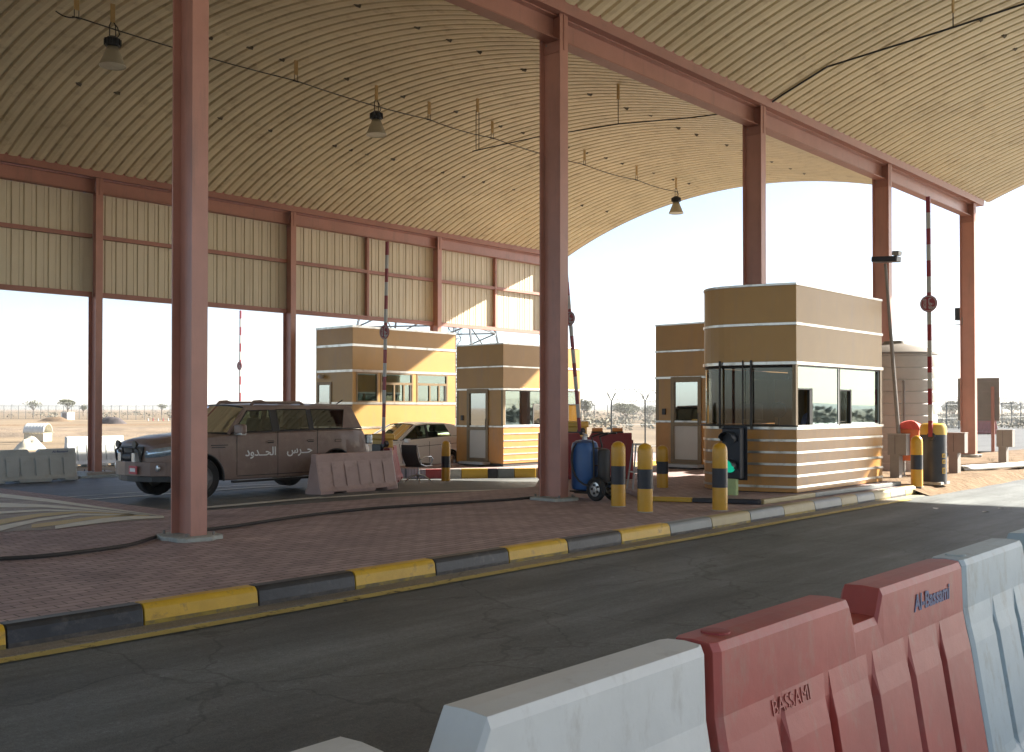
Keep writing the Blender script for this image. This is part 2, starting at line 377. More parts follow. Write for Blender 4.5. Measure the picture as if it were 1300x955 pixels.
# ------------------------------------------------------------------ the ground
def zlane(u, v): return max(-.5, -.2 - .02*max(0, v-16) - .03*max(0, u-14))
b = MB(); S = 3200
b.add([(-S,-S,-.53),(S,-S,-.53),(S,S,-.53),(-S,S,-.53)], [(0,1,2,3)], desert)
struct(b.build('ground', fix=False))
b = MB(); b.box(-24, 47, -26, 7.76, -.5, -.17, asph); struct(b.build('near_road'))
b = MB(); rows = []
for i in range(61):
    u = -20 + i
    rows.append([(u, 12 + j*1.0, zlane(u, 12+j*1.0)) for j in range(20)])
b.grid(rows, asph2); struct(b.build('lane_road'))
b = MB(); b.prism([g(1130,546,-.3), (110,60), (130,-40), (52,-60), g(1420,574,-.3), g(1245,573,-.3), (45.5,17.5), (52,23)], -.53, -.3, asphf)
struct(b.build('crossing_road'))
# paved island (fine pavers on one level)
isl = [(-10,7.84),(20.75,7.84),(20.9,8.2),(20.9,12.4),(28.2,12.4),(28.2,15.9),(18.7,15.9),(15.5,13.35),(11.0,13.8),(8.5,14.1),(8.15,14.6),(8.1,21.2),(-10,21.2)]
b = MB(); b.prism(isl, -.6, 0, paver); struct(b.build('pavement'))
b = MB(); b.prism([(14.4,9.95),(15.15,8.12),(20.85,8.02),(20.85,12.3),(16.7,12.3)], .004, .075, paver)
# painted rim of that low step
for (p, q, m) in (((14.4,9.95),(14.72,9.17),gyel),((14.72,9.17),(15.15,8.12),bblk),((15.15,8.12),(17.0,8.088),yelp),((17,8.088),(20.8,8.02),blkp)):
    b.cbox(((p[0]+q[0])/2,(p[1]+q[1])/2,.045), math.dist(p,q)-.01, .10, .08, m, rz=math.atan2(q[1]-p[1],q[0]-p[0]))
struct(b.build('pavement', bevel=.012))
# sand verge beyond the island, gently heaped
b = MB(); rows = []
for i in range(75):
    u = 20.7 + i*.36
    row = []
    for j in range(22):
        v = 7.25 + j*.25
        e = min((v-7.25)/.5, (12.5-v)/.6, 1); e = max(0, e)
        z = -.20 + .17*e + .055*noise.noise(Vector((u*.9, v*.9, 1)))*e + .02*noise.noise(Vector((u*4, v*4, 2)))*e
        if u > 44: z -= (u-44)*.06
        row.append((u, v + .12*noise.noise(Vector((u*.7,0,5))), z))
    rows.append(row)
b.grid(rows, sand); o = struct(b.build('sand_verge', smooth=180))
# kerb of the near lane, painted in bars
px = [8,182,327,450,552,645,720,788,850,903,952,995,1034,1068,1088,1110,1130,1149,1167]
us = [wv(x, 700, 7.7)[0] for x in px]; us[-1] = 20.85
us = [us[0]-1.1*k for k in range(7,0,-1)] + us
k0 = 7
b = MB()
def kerbseg(b, u0, u1, m, v=7.68, h=.0):
    prof = [(v,-.3),(v-.002,-.125),(v+.012,-.030),(v+.03,-.004+h),(v+.055,.012+h),(v+.17,.012+h),(v+.17,-.3)]
    vs = [(u0+.006,p,z) for p,z in prof]+[(u1-.006,p,z) for p,z in prof]; n = len(prof)
    k = len(b.m); b.add(vs, [tuple(range(n)), tuple(range(2*n-1,n-1,-1))]+[(i,(i+1)%n,n+(i+1)%n,n+i) for i in range(n)], m)
    b.m[k+2] = b.mi(yeld if m in (yel, yelp) else blkd)
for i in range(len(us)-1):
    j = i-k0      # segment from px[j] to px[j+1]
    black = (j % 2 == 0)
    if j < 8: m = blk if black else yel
    else: m = blkp if black else yelp  # far bars take the tones with glare in their colour
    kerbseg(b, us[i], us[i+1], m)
struct(b.build('kerb', bevel=.006))
# gutter strip, lane line, lane markings
b = MB(); b.box(-24, 21.2, 7.45, 7.70, -.19, -.160, gutter)
struct(b.build('gutter'))
def linemat(name, c, th):
    m = mat(name, c, .6, var=.1, scale=3); nt = m.node_tree; bs = nt.nodes['Principled BSDF']
    tc = nt.nodes.new('ShaderNodeTexCoord'); n = nt.nodes.new('ShaderNodeTexNoise'); n.inputs['Scale'].default_value = 9; n.inputs['Detail'].default_value = 9; n.inputs['Roughness'].default_value = .75
    nt.links.new(tc.outputs['Object'], n.inputs['Vector'])
    r = nt.nodes.new('ShaderNodeMapRange'); r.inputs[1].default_value = th; r.inputs[2].default_value = th+.06
    r.inputs[3].default_value = 1; r.inputs[4].default_value = 0
    nt.links.new(n.outputs['Fac'], r.inputs[0]); nt.links.new(r.outputs[0], bs.inputs['Alpha']); return m
lyel = linemat('worn_yellow_marking', (.50,.40,.13), .57)
lwht = linemat('worn_white_marking', (.62,.62,.55), .60)
lcrm = linemat('worn_cream_hatching', (.72,.70,.58), .64)
lyl2 = linemat('worn_yellow_hatching', (.56,.43,.17), .60)
b = MB(); rows = [[(u, 7.27+.015*math.sin(u*.9), -.158), (u, 7.42+.015*math.sin(u*.9+.3), -.158)] for u in [x*.5 for x in range(-40, 40)]]
b.grid(rows, lyel); struct(b.build('lane_marking', fix=False))
def ribbon(ptsA, ptsB, zf, m, b):
    rows = [[(p[0],p[1],zf(*p)), (q[0],q[1],zf(*q))] for p, q in zip(ptsA, ptsB)]
    b.grid(rows, m)
zl = lambda u, v: zlane(u, v) + .012
b = MB()
def uline(u0, u1, v0, v1, w, m):
    n = 14; A = [(u0+(u1-u0)*i/n, v0+(v1-v0)*i/n) for i in range(n+1)]
    ribbon(A, [(p[0], p[1]+w) for p in A], zl, m, b)
uline(8.2, 14.6, 20.15, 20.45, .2, lwht)
uline(8.4, 15.5, 21.4, 21.5, .10, lwht)
uline(9.3, 12.6, 16.10, 16.30, .34, lwht)
uline(12.3, 19.5, 16.2, 15.2, .30, lwht)
uline(9.2, 17.0, 14.55, 14.15, .10, lyl2)
struct(b.build('lane_marking', fix=False))
def gp(L): return [g(x, y, 0) for x, y in L]
def resample(L, n=16):
    out = []
    for i in range(n+1):
        t = i/n*(len(L)-1); k = min(int(t), len(L)-2); f = t-k
        out.append((L[k][0]*(1-f)+L[k+1][0]*f, L[k][1]*(1-f)+L[k+1][1]*f))
    return out
hatch = [(lcrm, [(-60,619.5),(0,627),(60,634),(120,643),(207,655.6)], [(-60,624),(0,632),(60,638),(120,645.5),(207,656)]),
         (lcrm, [(-60,637),(0,639),(60,641.5),(120,647),(200,655.4)], [(-60,643),(0,645),(60,645.2),(120,649),(200,655.8)]),
         (lcrm, [(-60,652),(0,650),(60,647.5),(120,649.6),(190,655.2)], [(-60,655),(0,653),(60,649.5),(120,650.6),(190,655.5)]),
         (lyl2, [(-60,666),(0,660.5),(50,652.5),(100,649.8),(170,653.5)], [(-60,676),(0,667),(50,657),(100,652),(170,654.5)]),
         (lcrm, [(-60,680),(0,668.5),(50,659),(100,652.8),(170,654.2)], [(-60,688),(0,675),(50,662.5),(100,655.2),(170,655.4)]),
         (lyl2, [(40,667),(80,661.5),(120,656.4),(160,654.2),(190,655.2)], [(40,671.5),(80,666.5),(120,660),(160,656),(190,656.2)]),
         (lcrm, [(70,668.5),(100,663.5),(130,659),(165,656),(208,656.3)], [(70,672.5),(100,668.5),(130,664.5),(165,660.5),(208,658.2)])]
b = MB()
tanroad = asphalt('sun_bleached_asphalt', (.33, .285, .24), .15, .25)
A = gp(resample([(-60,618.5),(0,626.5),(60,633.5),(120,642.5),(209,655.4)])); B = gp(resample([(-60,689),(0,676),(60,673),(130,665),(209,658.6)]))
ribbon(A, B, lambda u, v: .005, tanroad, b)
for m, A, B in hatch: ribbon(gp(resample(A)), gp(resample(B)), lambda u, v: .010, m, b)
struct(b.build('hatched_marking', fix=False))
# island of the far booths
nose = [g(540,596,-.22), g(680,594.5,-.22)]
isl2 = [nose[0], nose[1], (34, nose[1][1]-.1), (34, 24.0), (nose[0][0]-.3, 24.0)]
b = MB(); b.prism([(p[0]+.02, p[1]+.02) for p in isl2], -.7, -.225, paver); struct(b.build('pavement'))
b = MB(); (x0,y0),(x1,y1) = nose; L = math.dist(nose[0], nose[1]); a = math.atan2(y1-y0, x1-x0); t = 0
segs = [(.15, plredt), (.17, concrete), (.24, gyel), (.09, bblk), (.15, blkp), (.20, gyel)]
for fr, m in segs:
    c = t+fr/2; b.cbox((x0+(x1-x0)*c, y0+(y1-y0)*c, -.46), L*fr-.012, .16, .49, m, rz=a); t += fr
n = 10
for i in range(n): b.cbox((x1+.08+(i+.5)*1.1, y1-.01, -.46), 1.09, .16, .49, gyel if i % 2 else yelp)
struct(b.build('kerb', bevel=.015))
# island under the left column row
b = MB(); b.box(4, 37, 29.2, 30.4, -.8, -.40, concrete)
for i in range(28): b.box(4+i*1.18+.01, 4+(i+1)*1.18-.01, 29.06, 29.21, -.8, -.385, blkp if i % 2 else plbl)
struct(b.build('kerb', bevel=.015))
# earth banks of the open ground
def ridge(p0, p1, w, h, m, name, seed):
    b = MB(); rows = []; n = 90; d = Vector((p1[0]-p0[0], p1[1]-p0[1])); L = d.length; d.normalize(); q = Vector((-d.y, d.x))
    for i in range(n+1):
        t = i/n; row = []
        for j in range(9):
            s = (j/8-.5)*w; hh = max(0, math.cos((j/8-.5)*math.pi))*h*(.65+.5*noise.noise(Vector((t*L*.06, j*.3, seed))))*min(1, 8*t, 8*(1-t))
            c = Vector(p0)+d*L*t+q*(s+1.5*noise.noise(Vector((t*L*.03, 3, seed))))
            row.append((c.x, c.y, -.56+hh + .08*noise.noise(Vector((c.x*.8, c.y*.8, seed)))*(hh > .05)))
        rows.append(row)
    b.grid(rows, m); struct(b.build(name, smooth=180))
ridge(g(-420,556,-.5), g(420,552,-.5), 5.0, .42, dirt, 'dirt_berm', 1.0)
ridge(g(-420,548,-.5), g(420,545,-.5), 7.0, .45, dirt, 'dirt_berm', 2.0)
ridge(g(-300,541,-.5), g(400,539,-.5), 6.0, .25, sand, 'dirt_berm', 3.0)
ridge(g(560,545,-.5), g(860,552,-.5), 6.0, .35, desert, 'dirt_berm', 4.0)
# low far hills
for (az0, az1, dist, h, sd) in ((8, 95, 1500, 9, 1), (-20, 60, 1100, 6, 2), (-40, 110, 2400, 19, 3)):
    b = MB(); rows = [[], [], []]
    for i in range(160):
        a = R(az0 + (az1-az0)*i/159); hh = h*(.55+.6*noise.noise(Vector((i*.06, sd, 0)))+.25*noise.noise(Vector((i*.35, sd, 4))))
        for k, (dd, z) in enumerate(((-60, -1), (0, max(.5, hh)), (80, -1))): rows[k].append(((dist+dd)*math.cos(a), (dist+dd)*math.sin(a), z))
    b.grid(rows, hillm); struct(b.build('hills', smooth=180))

# ------------------------------------------------------------------ canopy
UC = [6.55, 13.57, 20.72, 28.05, 35.3]; VC = 11.26; UL = [14.1, 21.1, 28.2, 35.3]; VL = 29.6
canopy = thing('border_canopy', 'large canopy of two arched cream roofs on pinkish red steel columns', 'canopy', (0,0,0))
def column(u, v, z0, z1, big=True):
    b = MB(); w, d, t = .22, .47, .022
    b.box(u-w/2, u+w/2, v-d/2, v-d/2+t, z0, z1, pink); b.box(u-w/2, u+w/2, v+d/2-t, v+d/2, z0, z1, pink)
    b.box(u-.008, u+.008, v-d/2+t, v+d/2-t, z0, z1, pink)
    o = b.build('column', canopy, bevel=.003)
    b = MB(); b.box(u-.24, u+.24, v-.34, v+.34, z0+.0, z0+.018, pinkd)
    for i in (-1,1):
        for j in (-1,1): b.lathe([(.018,z0+.0),(.018,z0+.075)], galv, (u+i*.18, v+j*.27, 0), 8)
    p = b.build('base_plate', o)
    b = MB(); b.box(u-.02, u+.02, v-d/2-.012, v+d/2+.012, z1-.62, z1, pinkd)
    for k in range(4): b.lathe([(.018,-.03),(.018,.03)], galv, (u, v+.15, z1-.1-k*.12), 8, 'X')
    b.build('splice_plate', o)
    return o
for k, u in enumerate(UC):
    o = column(u, VC, 0.02 if k < 3 else -.03, 8.44)
    b = MB(); ns = 26; ring = []
    for j in range(ns):
        t = 2*math.pi*j/ns; rx = .40/max(abs(math.cos(t)), abs(math.sin(t))*.8)
        rx = min(rx, .50)*.84*(1+.07*random.uniform(-1,1)); ring.append((u+rx*math.cos(t), VC+rx*1.0*math.sin(t)))
    b.prism(ring, -.05, .05, padm if k < 3 else concrete); b.build('footing', canopy, bevel=.02)
for u in UL:
    z = -.42
    column(u, VL, z+.1, 8.60)
    b = MB(); b.box(u-.45, u+.45, VL-.45, VL+.45, -.5, z+.12, concrete); b.build('footing', canopy, bevel=.03)
# beams, one per bay
ub = [-8] + UC[:]
for i in range(len(UC)):
    u0 = -8 if i == 0 else UC[i-1]+.022; u1 = UC[i]-.022
    b = MB()
    b.box(u0, u1, VC-.13, VC+.13, 8.02, 8.045, pinkd); b.box(u0, u1, VC-.13, VC+.13, 8.42, 8.445, pink); b.box(u0, u1, VC-.008, VC+.008, 8.045, 8.42, pink)
    b.build('valley_beam', canopy)
b = MB()    # gutter channel sitting above the beam
prof = [(VC-.30,8.44),(VC-.34,8.78),(VC-.32,8.78),(VC-.28,8.47),(VC+.28,8.47),(VC+.32,8.78),(VC+.34,8.78),(VC+.30,8.44)]
n = len(prof); b.add([(-16,p,z) for p,z in prof]+[(36.0,p,z) for p,z in prof], [tuple(range(n)), tuple(range(2*n-1,n-1,-1))]+[(i,(i+1)%n,n+(i+1)%n,n+i) for i in range(n)], pinkd)
b.build('gutter', canopy)
for i in range(len(UL)):
    u0 = (4.0 if i == 0 else UL[i-1])+.03; u1 = UL[i]-.03
    b = MB(); b.box(u0, u1, VL-.12, VL+.12, 8.06, 8.085, pinkd); b.box(u0, u1, VL-.12, VL+.12, 8.46, 8.485, pink); b.box(u0, u1, VL-.008, VL+.008, 8.085, 8.46, pink)
    b.build('eave_beam', canopy)
b = MB(); b.box(2, 36.2, VL-.30, VL-.26, 8.49, 8.80, pinkd); b.box(2, 36.2, VL-.26, VL-.10, 8.49, 8.52, pinkd); b.build('eave_angle', canopy)
# wall sheets per bay
def sheet(u0, u1):
    pts = []; x = u0; k = 0
    while x < u1-.3:
        pts += [(x, 0), (x+.17, 0), (x+.18, .012), (x+.20, .012), (x+.21, 0), (x+.30, 0), (x+.315, .04), (x+.335, .04)]; x += .35
    pts.append((u1, 0))
    b = MB(); zs = [4.95, 6.5, 8.07]
    b.grid([[(p, VL+.14+q, z) for p, q in pts] for z in zs], sidem); return b
bays = [(4.0, UL[0])] + list(zip(UL[:-1], UL[1:]))
for i, (u0, u1) in enumerate(bays):
    o = sheet(u0+.02, u1-.02).build('wall_sheet', canopy, fix=False)
    for z, h in ((4.93, .15), (6.70, .12)):
        b = MB(); b.box(u0+.12, u1-.12, VL-.02, VL+.125, z, z+h, pinkd); b.build('girt', o)
    if i >= 2:
        b = MB(); um = (u0+u1)/2; b.box(um-.05, um+.05, VL-.03, VL+.12, 5.08, 8.05, pinkd); b.build('mullion', o)
# the two arched roofs of ribbed sheets
def arch(v, lo, hi, ze=8.62, rise=1.93):
    m = (lo+hi)/2; h = (hi-lo)/2; RR = (h*h+rise*rise)/(2*rise); return ze + math.sqrt(max(0, RR*RR-(v-m)**2)) - (RR-rise)
def roof(lo, hi, u0, u1, clips):
    P = .343; n = int((u1-u0)/P); prof = []
    for i in range(n):
        x = u0+i*P; prof += [(x, 0), (x+.12, -.014), (x+.245, 0), (x+.262, .05), (x+.275, .062), (x+.308, .062), (x+.322, .05)]
    prof.append((u0+n*P, 0)); m_ = 40
    b = MB(); rows = []
    for j in range(m_+1):
        v = lo+(hi-lo)*j/m_; z = arch(v, lo, hi); rows.append([(x, v, z+d) for x, d in prof])
    b.grid(rows, roofm); o = b.build('roof', canopy, fix=False)
    me = None
    for v, i in clips:
        x = u0+i*P+.27
        if me is None:
            c = MB().box(-.08, .08, -.03, .03, -.012, .03, clipm).add([(-.07,-.02,-.011),(.07,-.03,-.011),(.09,.03,-.04),(-.04,.03,-.03)], [(0,1,2,3)], clipm).build('clip', o, fix=False); me = c.data
        else:
            c = bpy.data.objects.new('clip', me); col.objects.link(c); c.parent = o
        c.location = (x, v+random.uniform(-.08,.08), arch(v, lo, hi)-.004); c.rotation_euler = (random.uniform(-.1,.1), random.uniform(-.15,.15), random.uniform(-.15,.15))
    return o
def pick(v, a, z, p):
    out = []; i = a
    while i < z:
        out.append((v, i)); i += random.choice(p)
    return out
U0 = -16.0  # roof carried on unseen behind the camera, for its shade
idx = lambda u: int((u-U0)/.343)
cl = pick(25.6, idx(8.5), idx(35), (2,3,5,3,7)) + pick(21.55, idx(13), idx(35), (3,4,3,6)) + pick(16.9, idx(13.5), idx(35), (3,3,5,4))
roof(11.56, VL-.16, U0, 36.5, cl)
roof(-8.1, 10.96, U0, 36.5, pick(6.9, idx(22.5), idx(27), (3,4)) + pick(2.2, idx(24), idx(34), (3,4)))

# lamps, cables
LO, HI = 11.56, VL-.16
def hang(u, v, z0, w=.12):
    pass
lampg = 'round lamps hanging in a row under the arched roof'
def bay_lamp(u, label):
    zt = arch(21.4, LO, HI); zb = 9.14
    t = thing('pendant_lamp', label, 'lamp', (u, 21.4, zb), 0, lampg)
    h = zt-zb
    b = MB(); b.box(-.05,.05,-.012,.012, h-.42, h-.005, brackm); b.build('bracket', t)
    b = MB()
    for s_ in (-.07, .07): b.tube([(s_*.4,0,h-.4),(s_,0,h-.5),(s_,0,.62)], .012, cablem, 6)
    b.tube([(0,0,h-.4),(.12,.03,h-.48),(.16,0,.75),(.08,0,.62)], .012, cablem, 6)
    b.build('suspension', t)
    b = MB(); b.lathe([(.09,.42),(.155,.44),(.165,.50),(.165,.60),(.12,.63),(.08,.66)], lampblk, n=16)
    for k in range(12):
        a = k*math.pi/6; b.cbox((.165*math.cos(a), .165*math.sin(a), .53), .04, .012, .14, lampblk, rz=a)
    b.build('housing', t)
    b = MB(); b.lathe([(.285,0),(.28,.02),(.235,.12),(.17,.28),(.11,.43)], lampref, n=28, caps=False); b.build('reflector', t, smooth=60, solid=.006)
    b = MB(); b.lathe([(.272,.012),(.27,.016)], lampglass, n=28); b.build('lens', t)
    return t
l1 = bay_lamp(wv(143,60,21.4)[0], 'pendant lamp nearest the camera, left of the front column, under the roof crown')
for x, lb in ((478, 'pendant lamp in the middle of the row, left of the second column'), (858, 'small farthest pendant lamp seen against the bright sky gap')):
    dup(l1, (wv(x,60,21.4)[0], 21.4, 9.14), 0, lb)
cr = thing('overhead_cable', 'long thin cable strung lengthwise under the roof crown past the pendant lamps', 'cable', (0,0,0))
pts = []
br = [9.3] + [wv(x, 60, 21.4)[0] for x in (97, 376, 545, 625, 742, 808)] + [wv(860,60,21.4)[0]]
for i in range(len(br)-1):
    for k in range(6):
        t = k/6; pts.append((br[i]*(1-t)+br[i+1]*t, 21.4, 10.0 - .06*4*t*(1-t)))
pts.append((br[-1], 21.4, 10.0))
MB().tube(pts, .014, cablem, 6).build('cable', cr)
for u in br[1:-1]:
    b = MB(); b.box(u-.055, u+.055, 21.392, 21.408, arch(21.4,LO,HI)-.38, arch(21.4,LO,HI)-.01, brackm)
    for s_ in (-.05,.05): b.tube([(u+s_,21.4,arch(21.4,LO,HI)-.38),(u+s_,21.4,9.99)], .009, cablem, 5)
    b.box(u-.09,u+.09,21.38,21.42,9.975,9.995,cablem); b.build('cable_bracket', cr)
c2 = thing('overhead_cable', 'thin cable crossing the far roof sideways below its brackets towards the valley beam', 'cable', (0,0,0))
um = 20.9
P2 = [(um,20.4,9.05),(um,18,9.02),(um,15.2,8.86),(um,13,8.6),(um,11.7,8.5)]
MB().tube(P2, .016, cablem, 6).build('cable', c2)
for v in (20.2, 15.2):
    zt = arch(v, LO, HI); zb = 9.06 if v > 18 else 8.87
    b = MB(); b.box(um-.05,um+.05,v-.01,v+.01,zt-.4,zt-.005,brackm)
    for s_ in (-.06,.06) if v > 18 else (0,): b.tube([(um+s_,v,zt-.38),(um+s_,v,zb)], .012, cablem, 5)
    b.build('cable_bracket', c2)
c3 = thing('overhead_cable', 'dark cable rising from the third column head across the nearer arched roof', 'cable', (0,0,0))
P3 = []
for i, (x, y, v) in enumerate(((968,135,11.0),(995,115,10.2),(1050,85,8.8),(1130,60,7.1),(1210,35,5.6),(1300,5,4.1),(1420,-30,2.4))):
    d = ray(x, y); t = v/d[1]; P3.append((min(d[0]*t, 30), v, min(CH+d[2]*t, arch(v,-8.1,10.96)-.03)))
P3 = [(21.0 - .0*i, p[1], p[2]) for i, p in enumerate(P3)]
for i, (x, y, v) in enumerate(((968,135,11.0),(995,115,10.2),(1050,85,8.8),(1130,60,7.1),(1210,35,5.6),(1300,5,4.1),(1420,-30,2.4))):
    # on the plane u = 21
    vv, zz = wu(x, y, 21.0); P3[i] = (21.0, vv, min(zz, arch(vv,-8.1,10.96)-.04))
MB().tube(P3, .022, cablem, 6).build('cable', c3)
v, z = P3[4][1], arch(P3[4][1],-8.1,10.96)
MB().box(20.95,21.05,v-.012,v+.012,z-.35,z-.005,brackm).tube([(21,v,z-.3),(21,v,P3[4][2])],.012,cablem,5).build('cable_bracket', c3)
# ------------------------------------------------------------------ booths
LB, WB = 3.84, 2.05
SZ = [1.017, .804, .59, .385, .186]
def booth_plan(off=0.0, arc=True):
    # near side y=0, far side y=WB; arc end bulges at x<0, door end at x=LB
    pts = [(LB+off, -off), (LB+off, WB+off), (.95, WB+off)]
    n = 20; A = []
    for i in range(n+1):
        t = (i/n)**1.6; y = WB*(1-t)
        d = y-(WB-.85); x = -.36*math.sin(math.pi*min(1, .36+.64*t)) + (.85-math.sqrt(max(0, .85**2-d*d)) if d > 0 else 0)
        A.append((x-off, y-off*(2*t-1)))
    return pts + A + [(0.0-off*.3, 0-off)]
def make_booth(flip, label, origin, rz=0, interior=True):
    t = thing('toll_booth', label, 'booth', origin, rz, 'tan kiosks standing in the lanes')
    X = (lambda x: LB-x) if flip else (lambda x: x)
    def ml(pts): return [(X(p[0]), p[1]) for p in pts]
    P = booth_plan(); Pi = booth_plan(-.08)
    b = MB(); b.prism(ml(booth_plan(-.03)), 0, .09, frame_dark); b.build('plinth', t)
    b = MB(); b.prism(ml(P), .09, 1.22, tan2); b.build('lower_wall', t, bevel=.006)
    b = MB(); b.prism(ml(P), 2.40, 3.80, tan); b.build('upper_wall', t, bevel=.006)
    # vertical panel joints
    b = MB(); b.box(X(-.002), X(.012), -.004, .02, 2.42, 3.78, chrome)
    # corner pillars and solid door end of the window band
    for x0, x1, y0, y1 in ((-.02,.06,0,.07),(LB-.10,LB,0,.10),(LB-.10,LB,WB-.1,WB),(1.9,1.98,WB-.06,WB)):
        MB().box(X(x0), X(x1), y0, y1, 1.222, 2.398, frame_brown).build('window_post', t)
    for x0, x1, y0, y1 in ((.85,.93,WB-.06,WB),(LB-.08,LB,.10,.62),(LB-.08,LB,1.55,WB-.1)):
        MB().box(X(x0), X(x1), y0, y1, 1.222, 2.398, tan).build('wall_panel', t)
    # bright trims round the body
    def trim(z, h, off, name='trim', sub=None):
        q = ml(booth_plan(off)); q2 = ml(booth_plan(-.01)); c = MB(); n = len(q)
        if z < 2.3: sel = [i for i in range(n)]
        c.strip(q, z, z+h, chrome)
        vs = [(p[0],p[1],zz) for zz in (z, z+h) for p in q+q2]
        for zz in (z, z+h):
            c.add([(p[0],p[1],zz) for p in q]+[(p[0],p[1],zz) for p in q2], [(i,(i+1)%n,n+(i+1)%n,n+i) for i in range(n)], chrome)
        return c.build(name, t, bevel=.004)
    trim(3.80, .042, .012, 'roof_edge'); trim(3.085, .05, .016); trim(2.375, .06, .02); trim(1.21, .055, .02)
    for z in SZ:   # slatted lower band on near side and round end only
        q = [p for p in booth_plan(.010)]; n = len(q); q = q[2:] + [(LB, -.010)]
        q = ml(q); c = MB(); c.strip(q, z-.021, z+.021, chrome, closed=False); c.build('slat_trim', t, fix=True, solid=.012)
    # round front glazing
    arcp = [p for p in booth_plan(-.02)[2:-1]]; q = ml(arcp)
    c = MB(); c.strip(q, 1.30, 2.34, G_front, closed=False)
    fw = c.build('front_window', t, smooth=60, fix=True)
    c = MB()
    for z in (1.27, 2.335):
        c.tube([(p[0], p[1], z+.01) for p in q], .022, frame_dark, 6)
    for k in (0, len(q)-1): c.tube([(q[k][0], q[k][1], 1.27), (q[k][0], q[k][1], 2.35)], .02, silver, 6)
    c.build('window_frame', fw)
    # near side: two panes, each with a small sliding opening low down
    y = .035
    for k, (a, e) in enumerate(((.09, 1.80), (1.86, LB-.12))):
        c = MB(); hw = .52
        c.box(X(a), X(e), y, y+.006, 1.95 if k == 0 else 1.93, 2.35, G_booth)
        c.box(X(a+hw), X(e), y, y+.006, 1.28, 1.949 if k == 0 else 1.929, G_booth)
        w = c.build('side_window', t)
        c = MB()
        for (p0, p1, z0, z1, m) in ((a-.03, a+.01, 1.27, 2.36, silver if k == 0 else frame_dark), (e-.015, e+.02, 1.27, 2.36, alu), (a, e, 2.345, 2.37, frame_dark), (a, e, 1.27, 1.29, silver)):
            c.box(X(p0), X(p1), y-.012, y+.03, z0, z1, m)
        c.box(X(a+hw-.03), X(a+hw+.09 if k == 0 else a+hw+.02), y-.008, y+.04, 1.29, 1.96, frame_dark)
        c.box(X(a), X(a+hw), y-.008, y+.03, 1.93, 1.955, frame_dark)
        c.build('window_frame', w)
    # far side glazing
    c = MB(); c.box(X(.95), X(1.9), WB-.035, WB-.029, 1.28, 2.36, G_front); c.box(X(1.98), X(LB-.1), WB-.035, WB-.029, 1.28, 2.36, G_front); c.build('side_window', t)
    # door at the flat end
    xd = LB+.012
    c = MB(); 
    for y0, y1, z0, z1 in ((.62,.72,.12,2.42),(1.45,1.55,.12,2.42),(.72,1.45,2.28,2.42),(.72,1.45,.12,.24),(.72,1.45,1.12,1.22)):
        c.box(X(xd-.09), X(xd+.03), y0, y1, z0, z1, frame_brown)
    d = c.build('door', t, bevel=.004)
    c = MB(); c.box(X(xd-.04), X(xd), .72, 1.45, .24, 1.12, pale); c.build('door_panel', d)
    c = MB(); c.box(X(xd-.03), X(xd-.022), .72, 1.45, 1.22, 2.28, G_door); c.build('door_pane', d)
    c = MB(); c.tube([(X(xd+.03), .67, 1.15), (X(xd+.09), .67, 1.17), (X(xd+.09), .67, 1.45), (X(xd+.03), .67, 1.47)], .012, frame_dark, 6); c.build('handle', d)
    c = MB(); c.box(X(xd-.01), X(xd+.035), 1.72, 1.82, 1.42, 1.58, frame_dark); c.build('card_reader', t)
    c = MB(); c.box(X(LB), X(LB+.34), .55, 1.62, .05, .13, alu); c.box(X(LB+.02), X(LB+.28), .75, 1.45, -.02, .05, frame_dark); c.build('door_step', t, bevel=.006)
    # inside
    c = MB(); c.box(X(.1), X(LB-.1), .1, WB-.1, 1.222, 1.226, frame_dark); c.box(X(.06), X(.55), .25, WB-.35, .9, 1.26, wood); c.build('desk', t)
    c = MB(); c.box(X(2.9), X(3.5), WB-.5, WB-.12, 1.23, 2.2, wood); c.build('cabinet', t)
    return t
b1 = make_booth(False, 'nearest tan kiosk with curved glass front and slatted lower walls beside the painted kerb', (16.73, 8.27, .0))
b1b = make_booth(True, 'tan kiosk half hidden behind the nearest kiosk, showing its glazed door', (22.8, 13.3, .0))
b3 = make_booth(True, 'tan kiosk with narrow glazed door between the white car and the second column', (23.0, 21.12, -.22))
# window guard bars of the near booth
for y, w in ((1.32, .012), (.88, .006), (.73, .014)):
    i = min(range(21), key=lambda k: abs(WB*(1-(k/20)**1.6)-y)); p = booth_plan(.06)[3+i]
    c = MB(); c.box(p[0]-.02, p[0]+.02, y-w, y+w, 1.22, 2.46, frame_dark); c.build('guard_bar', b1)
c = MB(); q = booth_plan(.055)[3:-1]; c.tube([(p[0], p[1], 1.275) for p in q], .014, frame_dark, 6); c.build('guard_rail', b1)
# things on the desk
def small_on(name, label, cat, loc, fn, rz=0, group=None):
    t = thing(name, label, cat, loc, rz, group); fn(t); return t
def fan(t):
    c = MB(); c.lathe([(.09,0),(.09,.02),(.02,.03),(.018,.22)], frame_dark, n=14); c.build('stand', t)
    c = MB(); c.lathe([(.02,-.04),(.13,-.03),(.15,0),(.13,.03),(.02,.04)], frame_dark, (0,0,.30), 18, 'X'); c.build('head', t, smooth=True)
small_on('desk_fan', 'small dark desk fan behind the curved glass of the nearest kiosk', 'fan', (17.0, 8.75, 1.262), fan)
def monitor(t):
    c = MB(); c.box(-.1,.1,-.12,.12,0,.015,frame_dark); c.box(-.02,.02,-.03,.03,.015,.14,frame_dark); c.build('stand', t)
    c = MB(); c.box(-.02,.02,-.24,.24,.12,.42,frame_dark); c.build('screen', t, bevel=.006)
small_on('monitor', 'dark computer monitor on the desk behind the curved glass of the nearest kiosk', 'monitor', (17.05, 9.35, 1.262), monitor)

